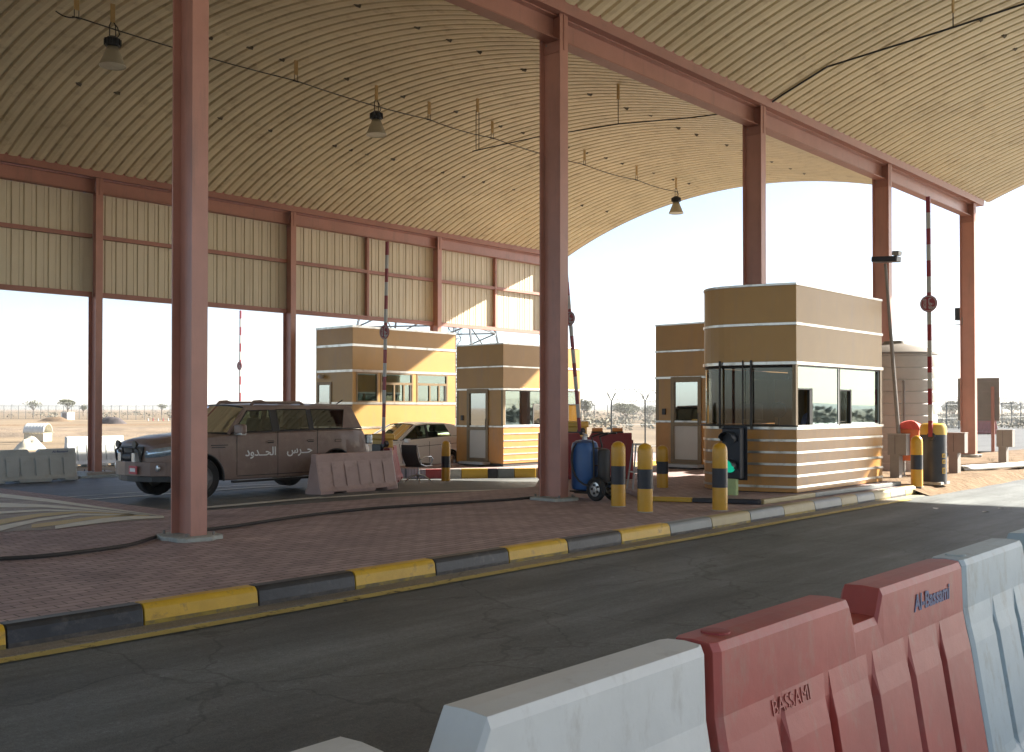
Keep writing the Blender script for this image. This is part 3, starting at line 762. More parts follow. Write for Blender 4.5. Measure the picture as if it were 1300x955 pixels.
# office kiosk at the back
u2, v2, w2 = 21.5, 26.6, 2.0; L2 = 4.85
B2 = thing('office_kiosk', 'large sunlit tan office kiosk with three windows behind the parked vehicles', 'booth', (u2, v2, 0), 0, None)
Z = dict(top=4.34, s2=3.71, s3=2.86, wb=1.77, s5=.94, base=-.5)
def bx2(x, y): # px on the long face -> local x, z
    u, z = wv(x, y, v2); return u-u2, z
c = MB(); c.box(0, L2, 0, w2, Z['base'], Z['wb'], tan); c.build('lower_wall', B2, bevel=.008)
c = MB(); c.box(0, L2, 0, w2, Z['s3'], Z['top'], tan); c.build('upper_wall', B2, bevel=.008)
W = [(bx2(452,500)[0], bx2(480,500)[0]), (bx2(483,500)[0], bx2(524,500)[0]), (bx2(529,500)[0], bx2(568,500)[0])]
c = MB(); xs = [0, W[0][0]], [W[0][1], W[1][0]], [W[1][1], W[2][0]], [W[2][1], L2]
for a, e in xs: c.box(a, e, .0, .09, Z['wb'], Z['s3'], tan)
c.box(0, .09, .09, w2, Z['wb'], Z['s3'], tan); c.box(L2-.09, L2, .09, w2, Z['wb'], Z['s3'], tan); c.box(.09, L2-.09, w2-.09, w2, Z['wb'], Z['s3'], tan)
c.build('window_wall', B2)
for z, h in ((Z['top']-.03,.07),(Z['s2']-.03,.08),(Z['s3']-.045,.08),(Z['wb']-.05,.08),(Z['s5']-.04,.07)):
    c = MB()
    c.box(-.02, L2+.02, -.02, 0.003, z, z+h, chrome); c.box(-.02, .003, .003, w2, z, z+h, chrome); c.box(L2-.003, L2+.02, .003, w2, z, z+h, chrome)
    c.build('trim', B2)
for k, (a, e) in enumerate(W):
    c = MB(); z0, z1 = Z['wb']+.02, Z['s3']-.05
    for p in ((a, e, z0, z0+.05), (a, e, z1-.05, z1), (a, a+.06, z0+.05, z1-.05), (e-.06, e, z0+.05, z1-.05)): c.box(p[0], p[1], -.012, .07, p[2], p[3], frame_brown)
    if k:
        zm = z0+.64*(z1-z0); c.box(a+.06, e-.06, -.010, .06, zm-.04, zm+.04, frame_brown)
        for f in (.42, .72): c.box(a+(e-a)*f-.03, a+(e-a)*f+.03, -.008, .06, z0+.05, zm-.04, frame_brown)
        c.box(e-.14, e-.06, .0, .05, z0+.05, zm-.04, frame_dark)
    w = c.build('window', B2)
    c = MB(); c.box(a+.05, e-.05, .03, .036, z0+.04, z1-.04, G_booth); c.build('pane', w)
c = MB(); n = 14; a, e = W[0]
rowb = [(a+.07+.34*i/n, .10+.025*math.sin(i*2.1)) for i in range(n+1)]
c.grid([[(p[0]-(.0 if z > 2.3 else .09*(i/n)), p[1], z) for i, p in enumerate(rowb)] for z in (2.80, 2.4, 2.1, 1.85)], dirty_curtain); c.build('curtain', B2, smooth=60)
# short face: door and lamp
dy0 = wu(419, 500, u2)[0]-v2; dy1 = wu(405, 500, u2)[0]-v2
ztop = wu(411, 489, u2)[1]
c = MB()
for p in ((dy0-.10, dy0, -.3, ztop+.1), (dy1, dy1+.10, -.3, ztop+.1), (dy0, dy1, ztop, ztop+.1), (dy0, dy1, .75, .85), (dy0, dy1, -.3, -.18)): c.box(-.03, .05, p[0], p[1], p[2], p[3], frame_brown)
d = c.build('door', B2); c = MB(); c.box(-.008, -.002, dy0, dy1, .85, ztop, G_door); c.build('door_pane', d); c = MB(); c.box(-.012, -.002, dy0, dy1, -.18, .75, pale); c.build('door_panel', d)
ly, lz = wu(411, 477, u2)
c = MB(); c.box(-.10, -.003, ly-v2-.03, ly-v2+.03, lz-.04, lz+.03, silver); c.build('wall_lamp', B2)
c = MB(); c.lathe([(.09,-.10),(.10,-.04),(.06,.03)], silver, (-.14, ly-v2, lz), 14); c.build('lamp_shade', B2, smooth=True)

# card reader post in front of the third booth
cp = g(631, 590, -.22)
t = thing('reader_post', 'short dark card reader post outside the door of the second-column kiosk', 'post', (cp[0]-.2, cp[1], -.22))
c = MB(); c.box(-.03,.03,-.03,.03,0,.46,frame_dark); c.box(-.07,.07,-.07,.07,0,.02,frame_dark); c.build('post', t)
c = MB(); c.box(-.07,.07,-.08,.08,.46,.74,frame_dark); c.box(-.074,-.07,-.05,.05,.56,.68,alu); c.build('reader_box', t, bevel=.01)

# ------------------------------------------------------------------ bollards
def bollard(loc, label):
    t = thing('bollard', label, 'bollard', loc, 0, 'yellow and black bollards')
    r = .118
    c = MB(); c.lathe([(r,0),(r,.36),(r-.001,.37),(r-.001,.65),(r,.66),(r,.93),(r*.93,.985),(r*.72,1.025),(r*.38,1.05),(.01,1.06)], byel, n=28); c.build('post', t, smooth=50)
    c = MB(); c.lathe([(r+.002,.36),(r+.002,.66)], bblk, n=28); c.build('band', t, smooth=50)
    c = MB(); c.lathe([(r+.012,0),(r+.01,.012)], concrete, n=20); c.build('collar', t)
    return t
bo = bollard((*g(914,648,0), 0), 'bollard in front of the green traffic light of the nearest kiosk')
for x, y, z, lb in ((819,650,0,'right hand one of the two bollards standing close together beside the blue tank trolley'),
                    (785,643,0,'left hand one of the two bollards, touching the outline of the blue tank trolley'),
                    (841,620,0.06,'smallest middle bollard standing before the half hidden kiosk door'),
                    (1164,618,-.03,'bollard at the sandy end of the kerb beside the round black gate housing'),
                    (566,611,-.32,'bollard by the chair and the white car')):
    q_ = dup(bo, (*g(x, y, z), z), random.uniform(0,6), lb)
    if x == 841: q_.scale = (.93,.93,.78)

# ------------------------------------------------------------------ water filled barriers
def barrier_mesh(mats, L=2.12, H=1.09, top_notch=True, text=None, name='body'):
    up, = mats[:1]
    hs = H
    ng = 5; gx = [(-L/2 + L*(i+1)/(ng+1)) for i in range(ng)]
    xs = {-L/2, L/2, -L/2+.03, L/2-.03}
    for g0 in gx: xs |= {g0-.035, g0-.018, g0+.018, g0+.035}
    for c0 in (-L*.27, L*.27): xs |= {c0-.24, c0-.16, c0+.16, c0+.24}
    xs |= {-.15, -.10, .10, .15}
    xs = sorted(xs); sec = []
    for x in xs:
        ins = .028 if any(abs(x-g0) < .02 for g0 in gx) else 0
        zb = .0
        for c0 in (-L*.27, L*.27):
            if abs(x-c0) <= .165: zb = .085
        zt = H - (.10 if (top_notch and abs(x) < .11) else 0)
        e = .0 if abs(x) < L/2-.01 else .012
        s = [(0,zb),(.235-e,zb),(.25-e,max(zb,.03)),(.25-e,.11),(.205-ins*.2-e,.20),(.195-ins-e,.24),(.118-ins-e,.62*hs+.04),(.100-ins*.3-e,.70*hs+.03),(.086-e,.80*hs),(.080-e,zt-.03),(.068-e,zt-.004),(.0,zt)]
        sec.append(s)
    rows = []
    for x, s in zip(xs, sec): rows.append([(x, p[0], p[1]) for p in s] + [(x, -p[0], p[1]) for p in s[-2:0:-1]])
    c = MB(); nr = len(rows[0])
    vs = [p for r in rows for p in r]
    fs = [(i*nr+j, i*nr+(j+1)%nr, (i+1)*nr+(j+1)%nr, (i+1)*nr+j) for i in range(len(rows)-1) for j in range(nr)]
    fs += [tuple(range(nr)), tuple((len(rows)-1)*nr+j for j in range(nr-1,-1,-1))]
    c.add(vs, fs, up); return c
def barrier(label, loc, rz, m, group=None, scale=1.0, words=None, wm=None, caps=True, notch=True):
    t = thing('plastic_barrier', label, 'barrier', loc, rz, group)
    o = barrier_mesh((m,), top_notch=notch).build('body', t, bevel=.012)
    if scale != 1: t.scale = (1,1,scale)
    if caps:
        c = MB(); c.lathe([(.045,0),(.045,.012),(.03,.014)], plredt if m != plwh and m != plbl else plbl, (-.93,0,1.082), 16); c.build('filler_cap', t)
    c = MB(); c.box(1.05,1.10,-.05,.05,.12,.92, m); c.build('joint_tongue', t, bevel=.012)
    if words:
        M = Matrix.Translation((.66, -.0852, .985)) @ Matrix.Rotation(R(90),4,'X')
        textobj('lettering', words, .092, wm, M, t, ext=.0006, bold=.003)
    return t
gq = 'plastic barriers in the foreground row along the near lane'
v0 = 1.60; z0 = -.17
uR0 = wv(902,816,1.53)[0]; Lb = 2.12; step = 2.15
ucR = uR0 + step/2
barrier('red plastic barrier with blue lettering in the foreground between white ones', (ucR, v0, z0), 0, plred, gq, words='Al-Bassami', wm=ink)
# moulded maker's word, low relief on the red barrier
barrier('white plastic barrier cut off by the bottom edge, left of the red foreground one', (ucR-step, v0+.01, z0), 0, plwh, gq)
barrier('pale blue white plastic barrier directly right of the red foreground one', (ucR+step, v0+.015, z0), R(.4), plbl, gq)
barrier('pale blue white barrier at the right edge, beyond the other pale foreground one', (ucR+2*step, v0+.04, z0), R(-.3), plbl, gq)
redb = [o for o in col.objects if o.get('label','').startswith('red plastic barrier with blue')][0]
M = Matrix.Translation((-.62, -.0942, .836)) @ Matrix.Rotation(R(80.5),4,'X')
textobj('moulded_lettering', 'BASSAMI', .07, plred, M, redb, ext=.002)
gl = g(93,606,-.45); bl = g(0,612,-.45)
zz = -.42
cL = ((wv(41,600,28.2)[0]), 28.2)
t = barrier('dusty grey white plastic barrier at the left edge across the lane', (cL[0], cL[1], zz), R(1.5), plgr, 'barriers across the far lane', words='Al-Bassami', wm=ink); t.scale = (1.1, .95, .82)
u_ = wv(120,580,36.0)[0]
barrier('sunlit white plastic barrier behind the leftmost column', (u_, 36.0, -.52), 0, plwh, 'barriers across the far lane')
q_ = barrier('faded pink plastic barrier in front of the rear wheel of the brown off-roader', ((g(384,628,-.22)[0]+g(497,617,-.25)[0])/2-.15, 17.5, -.25), R(6), plpk, 'barriers near the chair', scale=.80, notch=False); q_.scale = (1.12,1,.80)
pr_ = g(497,612,-.27)
barrier('dark red plastic barrier directly behind the right end of the faded pink one', (pr_[0]+.40, pr_[1]+.50, -.3), R(44), plredt, 'barriers near the chair', scale=.82)
rb = g(780,612,0)
barrier('dark red plastic barrier standing behind the trolley and the two close bollards', (18.1, 14.1, 0), R(-44), plredt, None, scale=.95)
fr = g(1250,551,-.3)
barrier('small far red barrier beyond the road under the roadside board', (fr[0], fr[1], -.3), R(60), plred, None)

# ------------------------------------------------------------------ barrier gates
def gate(label, loc, rz, lean=0.0, body=None, H=1.27, roundbody=True):
    t = thing('barrier_gate', label, 'barrier gate', loc, rz, 'raised red and white boom gates')
    c = MB()
    if body == 'black':
        prof = [(.255,0),(.27,.04),(.27,1.06)]; c.lathe(prof, bblk, n=28); cab = c.build('cabinet', t, smooth=40)
        c = MB(); c.lathe([(.272,1.06),(.272,1.20),(.25,1.27),(.20,1.30),(.02,1.31)], gyel, n=28); c.build('hood', t, smooth=40)
        for z, h in ((.62,.10),(.49,.10),(.30,.14)):
            a = R(-112); c = MB(); c.cbox((.271*math.cos(a), .271*math.sin(a), z), .012, .085, h-.015, gyel, rz=a); c.cbox((.276*math.cos(a), .276*math.sin(a), z), .006, .03, h-.05, bblk, rz=a); c.build('warning_label', t)
    else:
        c.cbox((0,0,.60), .36, .42, 1.08, gyel); cab = c.build('cabinet', t, bevel=.03)
        c = MB(); c.cbox((0,0,1.19), .42, .50, .16, gyel); c.build('hood', t, bevel=.04)
        c = MB(); c.cbox((-.21,-.05,.86), .10, .36, .30, bblk); c.build('motor_box', t, bevel=.02)
    c = MB(); c.cbox((0,0,.03), .55, .5, .06, concrete); c.build('base', t, bevel=.01)
    # boom: pivot arm, striped pole, disc (boom plane is YZ; it leans along Y)
    zp = 1.02; hb = 5.1; yb = -.30 if body != 'black' else -.05
    xo = -.24 if body != 'black' else -.30
    def bp(s): return (xo, yb+math.sin(lean)*s, zp+math.cos(lean)*s)
    bm_ = MB(); n = 15; seg = hb/n
    for k in range(n):
        a, e = bp(k*seg), bp((k+1)*seg); m = redw if k % 2 == 0 else whw
        cz = ((a[0]+e[0])/2, (a[1]+e[1])/2, (a[2]+e[2])/2)
        bm_.cbox(cz, .045, .085, seg, m, rx=-lean)
    boom = bm_.build('boom', t)
    c = MB(); q = bp(0); c.lathe([(.07,-.06),(.09,-.05),(.09,.06),(.05,.07)], bblk, (q[0]+.05, q[1], q[2]), 18, 'X'); c.build('pivot', t)
    d = bp(2.82); c = MB(); c.lathe([(.175,-.012),(.18,-.008),(.18,.008),(.175,.012)], redw, (d[0]-.035, d[1], d[2]), 28, 'X'); disc = c.build('stop_disc', t)
    c = MB(); ro = .165
    vs = []; 
    for j in range(32):
        a = j*math.pi/16; vs += [(d[0]-.0495, d[1]+ro*math.cos(a), d[2]+ro*math.sin(a)), (d[0]-.0495, d[1]+(ro-.016)*math.cos(a), d[2]+(ro-.016)*math.sin(a))]
    c.add(vs, [(2*j, 2*j+1, (2*j+3) % 64, (2*j+2) % 64) for j in range(32)], whw); c.build('rim', disc, fix=False)
    # word on the disc, turned upright with the raised boom
    M = Matrix.Translation((d[0]-.050, d[1], d[2])) @ Matrix.Rotation(R(-90),4,'Z') @ Matrix.Rotation(R(90),4,'X') @ Matrix.Rotation(R(-90),4,'Z')
    textobj('lettering', '\uFED2\uFED7', .16, whw, Matrix.Translation((0,0,0)) @ M @ Matrix.Translation((0,.06,0)), disc, ext=.001, bold=.003)
    textobj('lettering', 'STOP', .085, whw, M @ Matrix.Translation((0,-.075,0)), disc, ext=.001, bold=.002)
    return t
gp4 = g(1186,611,0)
gate('boom gate with round black housing and yellow hood on the sand at right', (22.1, 7.78, -.03), 0, R(0.3), 'black')
gate('boom gate with yellow housing in front of the sunlit office kiosk', (16.95, 19.75, -.33), 0, R(-1.6))
gate('boom gate leaning out behind the second column, yellow housing behind the blue tank', (19.84, 15.73, 0), 0, R(6.2))
gate('farthest boom gate standing beyond the roof of the brown off-roader', (23.6, 36.5, -.5), 0, R(-.3))

# ------------------------------------------------------------------ street furniture
# traffic light before the near booth
tl = thing('traffic_light', 'small black traffic light showing green on a pale green post at the nearest kiosk', 'traffic light', (15.72, 8.98, 0.0), R(8))
c = MB(); c.box(-.06,.06,-.085,.085,.0,.40,palegreen); c.build('post', tl, bevel=.006)
c = MB(); c.box(-.07,.13,-.17,.17,.36,1.25,lampblk); c.build('housing', tl, bevel=.02)
c = MB(); c.box(.131,.145,-.22,.22,.33,1.28,lampblk); c.build('backboard', tl)
for z, on in ((1.06, 0), (.58, 1)):
    c = MB(); c.lathe([(.11,-.02),(.11,.0),(.07,.018),(.01,.022)], green_on if on else lampblk, (-.075,.02,z), 22, 'X'); 
    o = c.build('lens', tl, smooth=True)
    if on: o['label'] = 'lit green lens'
    c = MB(); q = [( -.07 - x, .02+.128*math.cos(a), z+.128*math.sin(a)) for x in (0,.22) for a in [R(-20+i*220/14) for i in range(15)]]
    c.grid([q[:15], [(p[0] + (.10 if k in (0,1,13,14) else 0), p[1], p[2]) for k, p in enumerate(q[15:])]], lampblk); c.build('visor', tl, fix=False, solid=.008)
# T-shaped grey equipment pedestals
def pedestal(label, loc, side, h=1.0, rz=0):
    t = thing('equipment_pedestal', label, 'pedestal', loc, rz, 'grey equipment pedestals on the sand')
    c = MB(); c.box(-.12,.12,-.11,.11,-.05,h*.52,galv); c.build('post', t, bevel=.006)
    c = MB(); c.box(-.12,.12,-.24-.04*side,.20-.04*side,h*.52,h,galv); c.box(-.125,-.12,-.02,-.01,h*.55,h*.98,frame_dark); c.build('box', t, bevel=.008)
    c = MB(); c.box(-.13,.13,-.25-.04*side,.21-.04*side,h+.003,h+.02,galvl); c.build('lid', t)
    return t
p1 = pedestal('grey pedestal at the kiosk corner carrying the tall leaning lamp pole', (*g(1138,606,-.05), -.05), 1, 1.02)
p2 = dup(p1, (*g(1212,602,-.05), -.05), 0, 'grey pedestal between the round black gate housing and the last column'); 
p3 = dup(p1, (*g(1274,590,-.08), -.08), 0, 'grey pedestal under the roadside board at the right')
# leaning flood light pole
pb = g(1141,606,-.05)
fl = thing('lamp_pole', 'tall thin leaning pole with flat dark lamp head rising from a grey pedestal', 'lamp pole', (pb[0], pb[1], .97))
dz = 4.1; dy = .30
c = MB(); c.tube([(0,0,-.0),(0,dy*.5,dz*.5),(0,dy,dz)], [.05,.045,.035], galv, 10); c.build('pole', fl, smooth=True)
c = MB(); c.cbox((0,dy-.02,dz+.1), .30, .62, .13, lampblk, rx=R(4)); c.build('lamp_head', fl, bevel=.02)
c = MB(); c.cbox((0,dy-.28,dz+.22), .2, .16, .10, galvl, rx=R(4))
for k in range(4): c.cbox((-.105,dy-.34+.04*k,dz+.22), .01, .015, .09, galv)
c.build('sensor', fl)
# box lamp on the last column
cl = thing('column_lamp', 'small dark box lamp fixed to the left side of the last column', 'lamp', (35.3, 11.26+.24, 4.55))
c = MB(); c.box(-.12,.12,0,.16,0,.42,lampblk); c.build('housing', cl, bevel=.01)
c = MB(); c.box(-.02,.02,-.06,.32,-.16,-.13,galv); c.box(-.02,.02,-.065,-.04,-.16,.1,galv); c.build('bracket', cl)
# stone grey water tank
tc_ = (26.9, 10.45)
tk = thing('water_tank', 'round stone grey ribbed water tank beside the nearest kiosk', 'tank', (*tc_, -.12))
prof = [(1.02,0)]; z = .0
while z < 3.0:
    prof += [(1.03,z+.02),(1.04,z+.27),(1.015,z+.30)]; z += .31
prof += [(1.03, 3.12)]
c = MB(); c.lathe(prof, tankm, n=48); c.build('shell', tk, smooth=30)
c = MB(); c.lathe([(1.06,3.12),(1.06,3.17),(.8,3.30),(.35,3.42),(.3,3.5),(.02,3.52)], galv, n=40); c.build('lid', tk, smooth=30)
c = MB(); c.tube([(-.9,-.55,2.4),(-1.05,-.62,2.4),(-1.05,-.62,.1)], .03, galv, 8); c.build('pipe', tk)
# orange bin on legs
ob = g(1156,604,-.08)
bn = thing('orange_bin', 'orange box with red hooded lid on pale legs beside the stone grey tank', 'bin', (24.35, 9.12, -.08), R(10))
c = MB(); c.add([(-.18,-.20,.42),(.18,-.20,.42),(.18,.20,.42),(-.18,.20,.42),(-.23,-.25,1.18),(.23,-.25,1.18),(.23,.25,1.18),(-.23,.25,1.18)], [(0,3,2,1),(4,5,6,7),(0,1,5,4),(1,2,6,5),(2,3,7,6),(3,0,4,7)], orangep); c.build('body', bn, bevel=.02)
rows = []
for i in range(11):
    a = math.pi*i/10; rows.append([(x, -.27*math.cos(a), 1.18+.19*math.sin(a)+.02*math.sin(7*x+i)) for x in (-.26,-.13,0,.13,.26)])
c = MB(); c.grid(rows, redp)
for q_ in (0, 4): c.add([r[q_] for r in rows], [tuple(range(11))], redp)
c.build('lid', bn, smooth=40)
for x in (-.15,.15):
    for y in (-.16,.16): MB().box(x-.02,x+.02,y-.02,y+.02,-.05,.42,galvl).build('leg', bn)
# roadside board seen from behind
sx, sy = g(1264,577,-.2)
sb = thing('roadside_board', 'grey back of a rectangular road sign on a leg right of the last column', 'sign', (sx, sy, -.3), R(8))
wpx = 37.5/1280
zt_, zb_ = 1.6+(518-478)*wpx+.3, 1.6+(518-535)*wpx+.3
c = MB(); c.box(-.02,.02,-.15,1.35,zb_,zt_,signback); c.build('board', sb)
c = MB()
for f in (.05,.36,.68,.92): c.box(-.06,-.02,-.14,1.34,zb_+(zt_-zb_)*f-.03,zb_+(zt_-zb_)*f+.03,galv)
c.build('stiffener', sb)
for y in (.08, 1.15): MB().box(-.11,-.06,y-.06,y+.06,-.1,zt_-.35,pinkd if y < .5 else galv).build('leg', sb)
# crash rail lying low on the sand
ga = g(1217,598,-.02); gb = g(1310,592,-.02)
gr = thing('crash_rail', 'pale corrugated crash rail lying low along the sand at right', 'rail', (*ga, -.03))
d = Vector((gb[0]-ga[0], gb[1]-ga[1])); L = 16; a = math.atan2(d.y, d.x); gr.rotation_euler = (0,0,a)
prof = [(-.17,.02),(-.13,.10),(-.08,.13),(-.04,.06),(0,.03),(.04,.06),(.08,.13),(.13,.10),(.17,.02)]
c = MB(); c.grid([[(x, p, z) for p, z in prof] for x in [i*.5 for i in range(int(L*2))]], galvl); c.build('rail', gr, smooth=50, solid=.01)
c = MB(); rows = [[(-.02-.12*math.sin(math.pi*k/8)*0, p*(1+0), z) for p, z in prof] for k in range(2)]
for x in (3, 7, 11): MB().box(x-.05,x+.05,-.05,.05,-.15,.03,galv).build('stub_post', gr)
# hose over the pavers
pts = [(-120,716),(0,710),(60,706),(120,699),(165,692),(195,683),(212,679),(300,668),(380,656),(470,646),(560,640),(640,635),(684,631)]
hz = [g(x, y, .02) for x, y in pts]; sm = []
for i in range(len(hz)-1):
    p0, p1, p2, p3 = hz[max(i-1,0)], hz[i], hz[i+1], hz[min(i+2,len(hz)-1)]
    for k in range(8):
        t = k/8; sm.append(tuple(.5*((2*p1[a])+(-p0[a]+p2[a])*t+(2*p0[a]-5*p1[a]+4*p2[a]-p3[a])*t*t+(-p0[a]+3*p1[a]-3*p2[a]+p3[a])*t**3) for a in (0,1)) + (.024,))
o = MB().tube(sm, .022, hose, 8).build('hose', smooth=True); tag(o, 'long black hose snaking over the red pavers past the two nearest columns', 'hose')
# blue tank trolley
tx, ty = 13.95, 10.75
tr = thing('tank_trolley', 'upright blue tank on a two wheeled hand trolley beside the second column', 'trolley', (tx, ty, 0), R(-8))
c = MB(); c.lathe([(.16,.16),(.225,.19),(.235,.24),(.235,.92),(.215,.99),(.15,1.03),(.05,1.045)], bluep, (0,.14,0), 28); c.build('tank', tr, smooth=40)
c = MB(); c.lathe([(.05,1.04),(.05,1.10),(.03,1.12)], silver, (0,.14,0), 12); c.tube([(0,.14,1.1),(-.08,.1,1.16),(-.05,.02,1.12)], .016, silver, 8); c.build('valve', tr)
for y in (-.42, -.80+.0):
    pass
wh0 = None
for x, y in ((-.10,-.24),(.24,-.30)):
    w = MB(); w.lathe([(.125,-.04),(.19,-.045),(.205,-.02),(.205,.02),(.19,.045),(.125,.04)], rubber, (x,y,.205), 26, 'X', caps=False); wo = w.build('wheel', tr, smooth=40)
    w = MB(); w.lathe([(.13,-.03),(.12,-.012),(.05,-.02),(.04,-.035),(.01,-.036)], silver, (x,y,.205), 20, 'X', caps=False)
    w.lathe([(.13,.03),(.12,.012),(.01,.02)], silver, (x,y,.205), 20, 'X', caps=False); [w.lathe([(.022,-.037),(.02,-.02)], frame_dark, (x, y+.075*math.cos(k*1.2566), .205+.075*math.sin(k*1.2566)), 8, 'X') for k in range(5)]; w.build('rim', wo, smooth=40)
c = MB(); c.tube([(-.10,-.24,.205),(.24,-.30,.205)], .016, frame_dark, 8)
c.tube([(-.02,-.1,.12),(-.02,-.10,.95),(-.02,-.05,1.10),(-.02,-.28,1.16),(-.02,-.46,1.17)], .017, frame_dark, 8)
c.tube([(.18,-.1,.12),(.18,-.10,.95),(.18,-.05,1.10),(.18,-.28,1.16),(.18,-.46,1.17)], .017, frame_dark, 8)
c.tube([(-.02,-.1,.12),(-.02,.38,.11)], .017, frame_dark, 8); c.tube([(.18,-.1,.12),(.18,.38,.11)], .017, frame_dark, 8)
for z in (.3,.6,.9): c.tube([(-.02,-.1,z),(.18,-.1,z)], .012, frame_dark, 6)
c.box(-.12,.22,-.06,.40,.12,.15,frame_dark); c.build('frame', tr)
c = MB(); c.tube([(-.17,.10,1.0),(-.215,.13,.97),(-.245,.17,.90),(-.255,.20,.80),(-.26,.20,.68),(-.255,.18,.55),(-.245,.13,.43),(-.22,.06,.34),(-.18,-.02,.28),(-.14,-.10,.26)], .018, hose, 8); c.build('hose', tr, smooth=True)
c = MB(); c.lathe([(.10,.32),(.11,.36),(.11,.84),(.09,.88),(.04,.90)], frame_brown, (.08,-.25,0), 18); c.m = [c.mi(frame_dark)]*len(c.m); c.build('canister', tr, smooth=40)
c = MB(); c.cbox((-.2,.07,.82), .01, .09, .10, silver, rz=R(25)); c.build('label_plate', tr)
# white steel stand behind the bollards
ax, ay = g(806,628,0)
af = thing('steel_stand', 'white tubular steel stand between the two close bollards', 'stand', (ax+.3, ay+.1, 0), R(-40))
for y, y2 in ((-.22,-.10),(.22,.10)):
    for x in (-.2,.2): MB().tube([(x,y,0),(x*.5,y2,.92)], .016, alu, 6).build('leg', af)
c = MB(); c.tube([(-.2,-.22,.03),(.2,-.22,.03),(.2,.22,.03),(-.2,.22,.03),(-.2,-.22,.03)], .014, alu, 6); c.tube([(-.1,-.1,.92),(.1,-.1,.92),(.1,.1,.92),(-.1,.1,.92),(-.1,-.1,.92)], .014, alu, 6); c.tube([(-.16,-.17,.4),(.16,-.17,.4),(.16,.17,.4),(-.16,.17,.4),(-.16,-.17,.4)], .012, alu, 6); c.build('frame', af)
# orange warning lamps on the red barrier behind
for k, (du, lb) in enumerate(((.28,'left orange warning lamp on the dark red barrier behind the trolley'),(.74,'right orange warning lamp on the dark red barrier behind the trolley'))):
    a = R(-44); t = thing('warning_lamp', lb, 'lamp', (18.1+du*math.cos(a), 14.1+du*math.sin(a), 1.036), a, 'orange lamps on the red barrier')
    MB().box(-.13,.13,-.05,.05,.0,.03,frame_dark).build('base', t); MB().box(-.12,.12,-.045,.045,.03,.11,orangel).build('lens', t, bevel=.015)
# steel visitor chair
ch = thing('office_chair', 'black mesh office chair with chrome armrest and splayed legs near the white car', 'chair', (*g(531,613,-.3), -.29), R(8))
c = MB(); rows = []
for i in range(9):
    t = i/8; rows.append([(-.22-.14*t-.05*math.sin(t*3), y, .46+.50*t) for y in (-.24,-.12,0,.12,.24)])
c.grid(rows, seatm); c.build('backrest', ch, solid=.03)
c = MB(); c.cbox((.02,0,.44), .50, .50, .06, seatm, ry=R(-4)); c.build('seat', ch, bevel=.02)
for y in (-.28,.28):
    c = MB(); c.tube([(-.40,y,.98),(-.36,y,.82),(-.24,y,.48),(-.05,y,.42),(.22,y,.43)], .014, silver, 8)
    c.tube([(-.27,y*1.05,.60),(-.1,y*1.12,.66),(.12,y*1.12,.66),(.20,y*1.1,.60),(.15,y,.44)], .018, silver, 8); c.build('arm_frame', ch, smooth=True)
c = MB(); c.tube([(0,0,.42),(0,0,.22)], .03, silver, 10); c.tube([(0,0,.26),(0,0,.18)], .045, silver, 10); c.build('pillar', ch)
for k in range(4):
    a = R(45+90*k); MB().tube([(0,0,.2),(.16*math.cos(a),.16*math.sin(a),.16),(.34*math.cos(a),.34*math.sin(a),.025)], [.022,.018,.014], silver, 8).build('leg', ch, smooth=True)
# litter
for k, (x, y, lb) in enumerate(((1252,650,'larger white scrap of paper on the near asphalt at far right'),(1272,646,'small white scrap near the right edge on the near asphalt'),(1188,646,'thin white paper strip on the near asphalt in front of the kerb end'))):
    p = g(x, y, -.165); o = MB().add([(-.06,-.03,0),(.05,-.04,.01),(.07,.03,0),(.0,.05,.02),(-.05,.03,.004)], [(0,1,2,3,4)], whitetxt).build('paper_scrap', None, (p[0],p[1],-.164), random.uniform(0,3), fix=False)
    tag(o, lb, 'litter', 'paper scraps on the near lane')
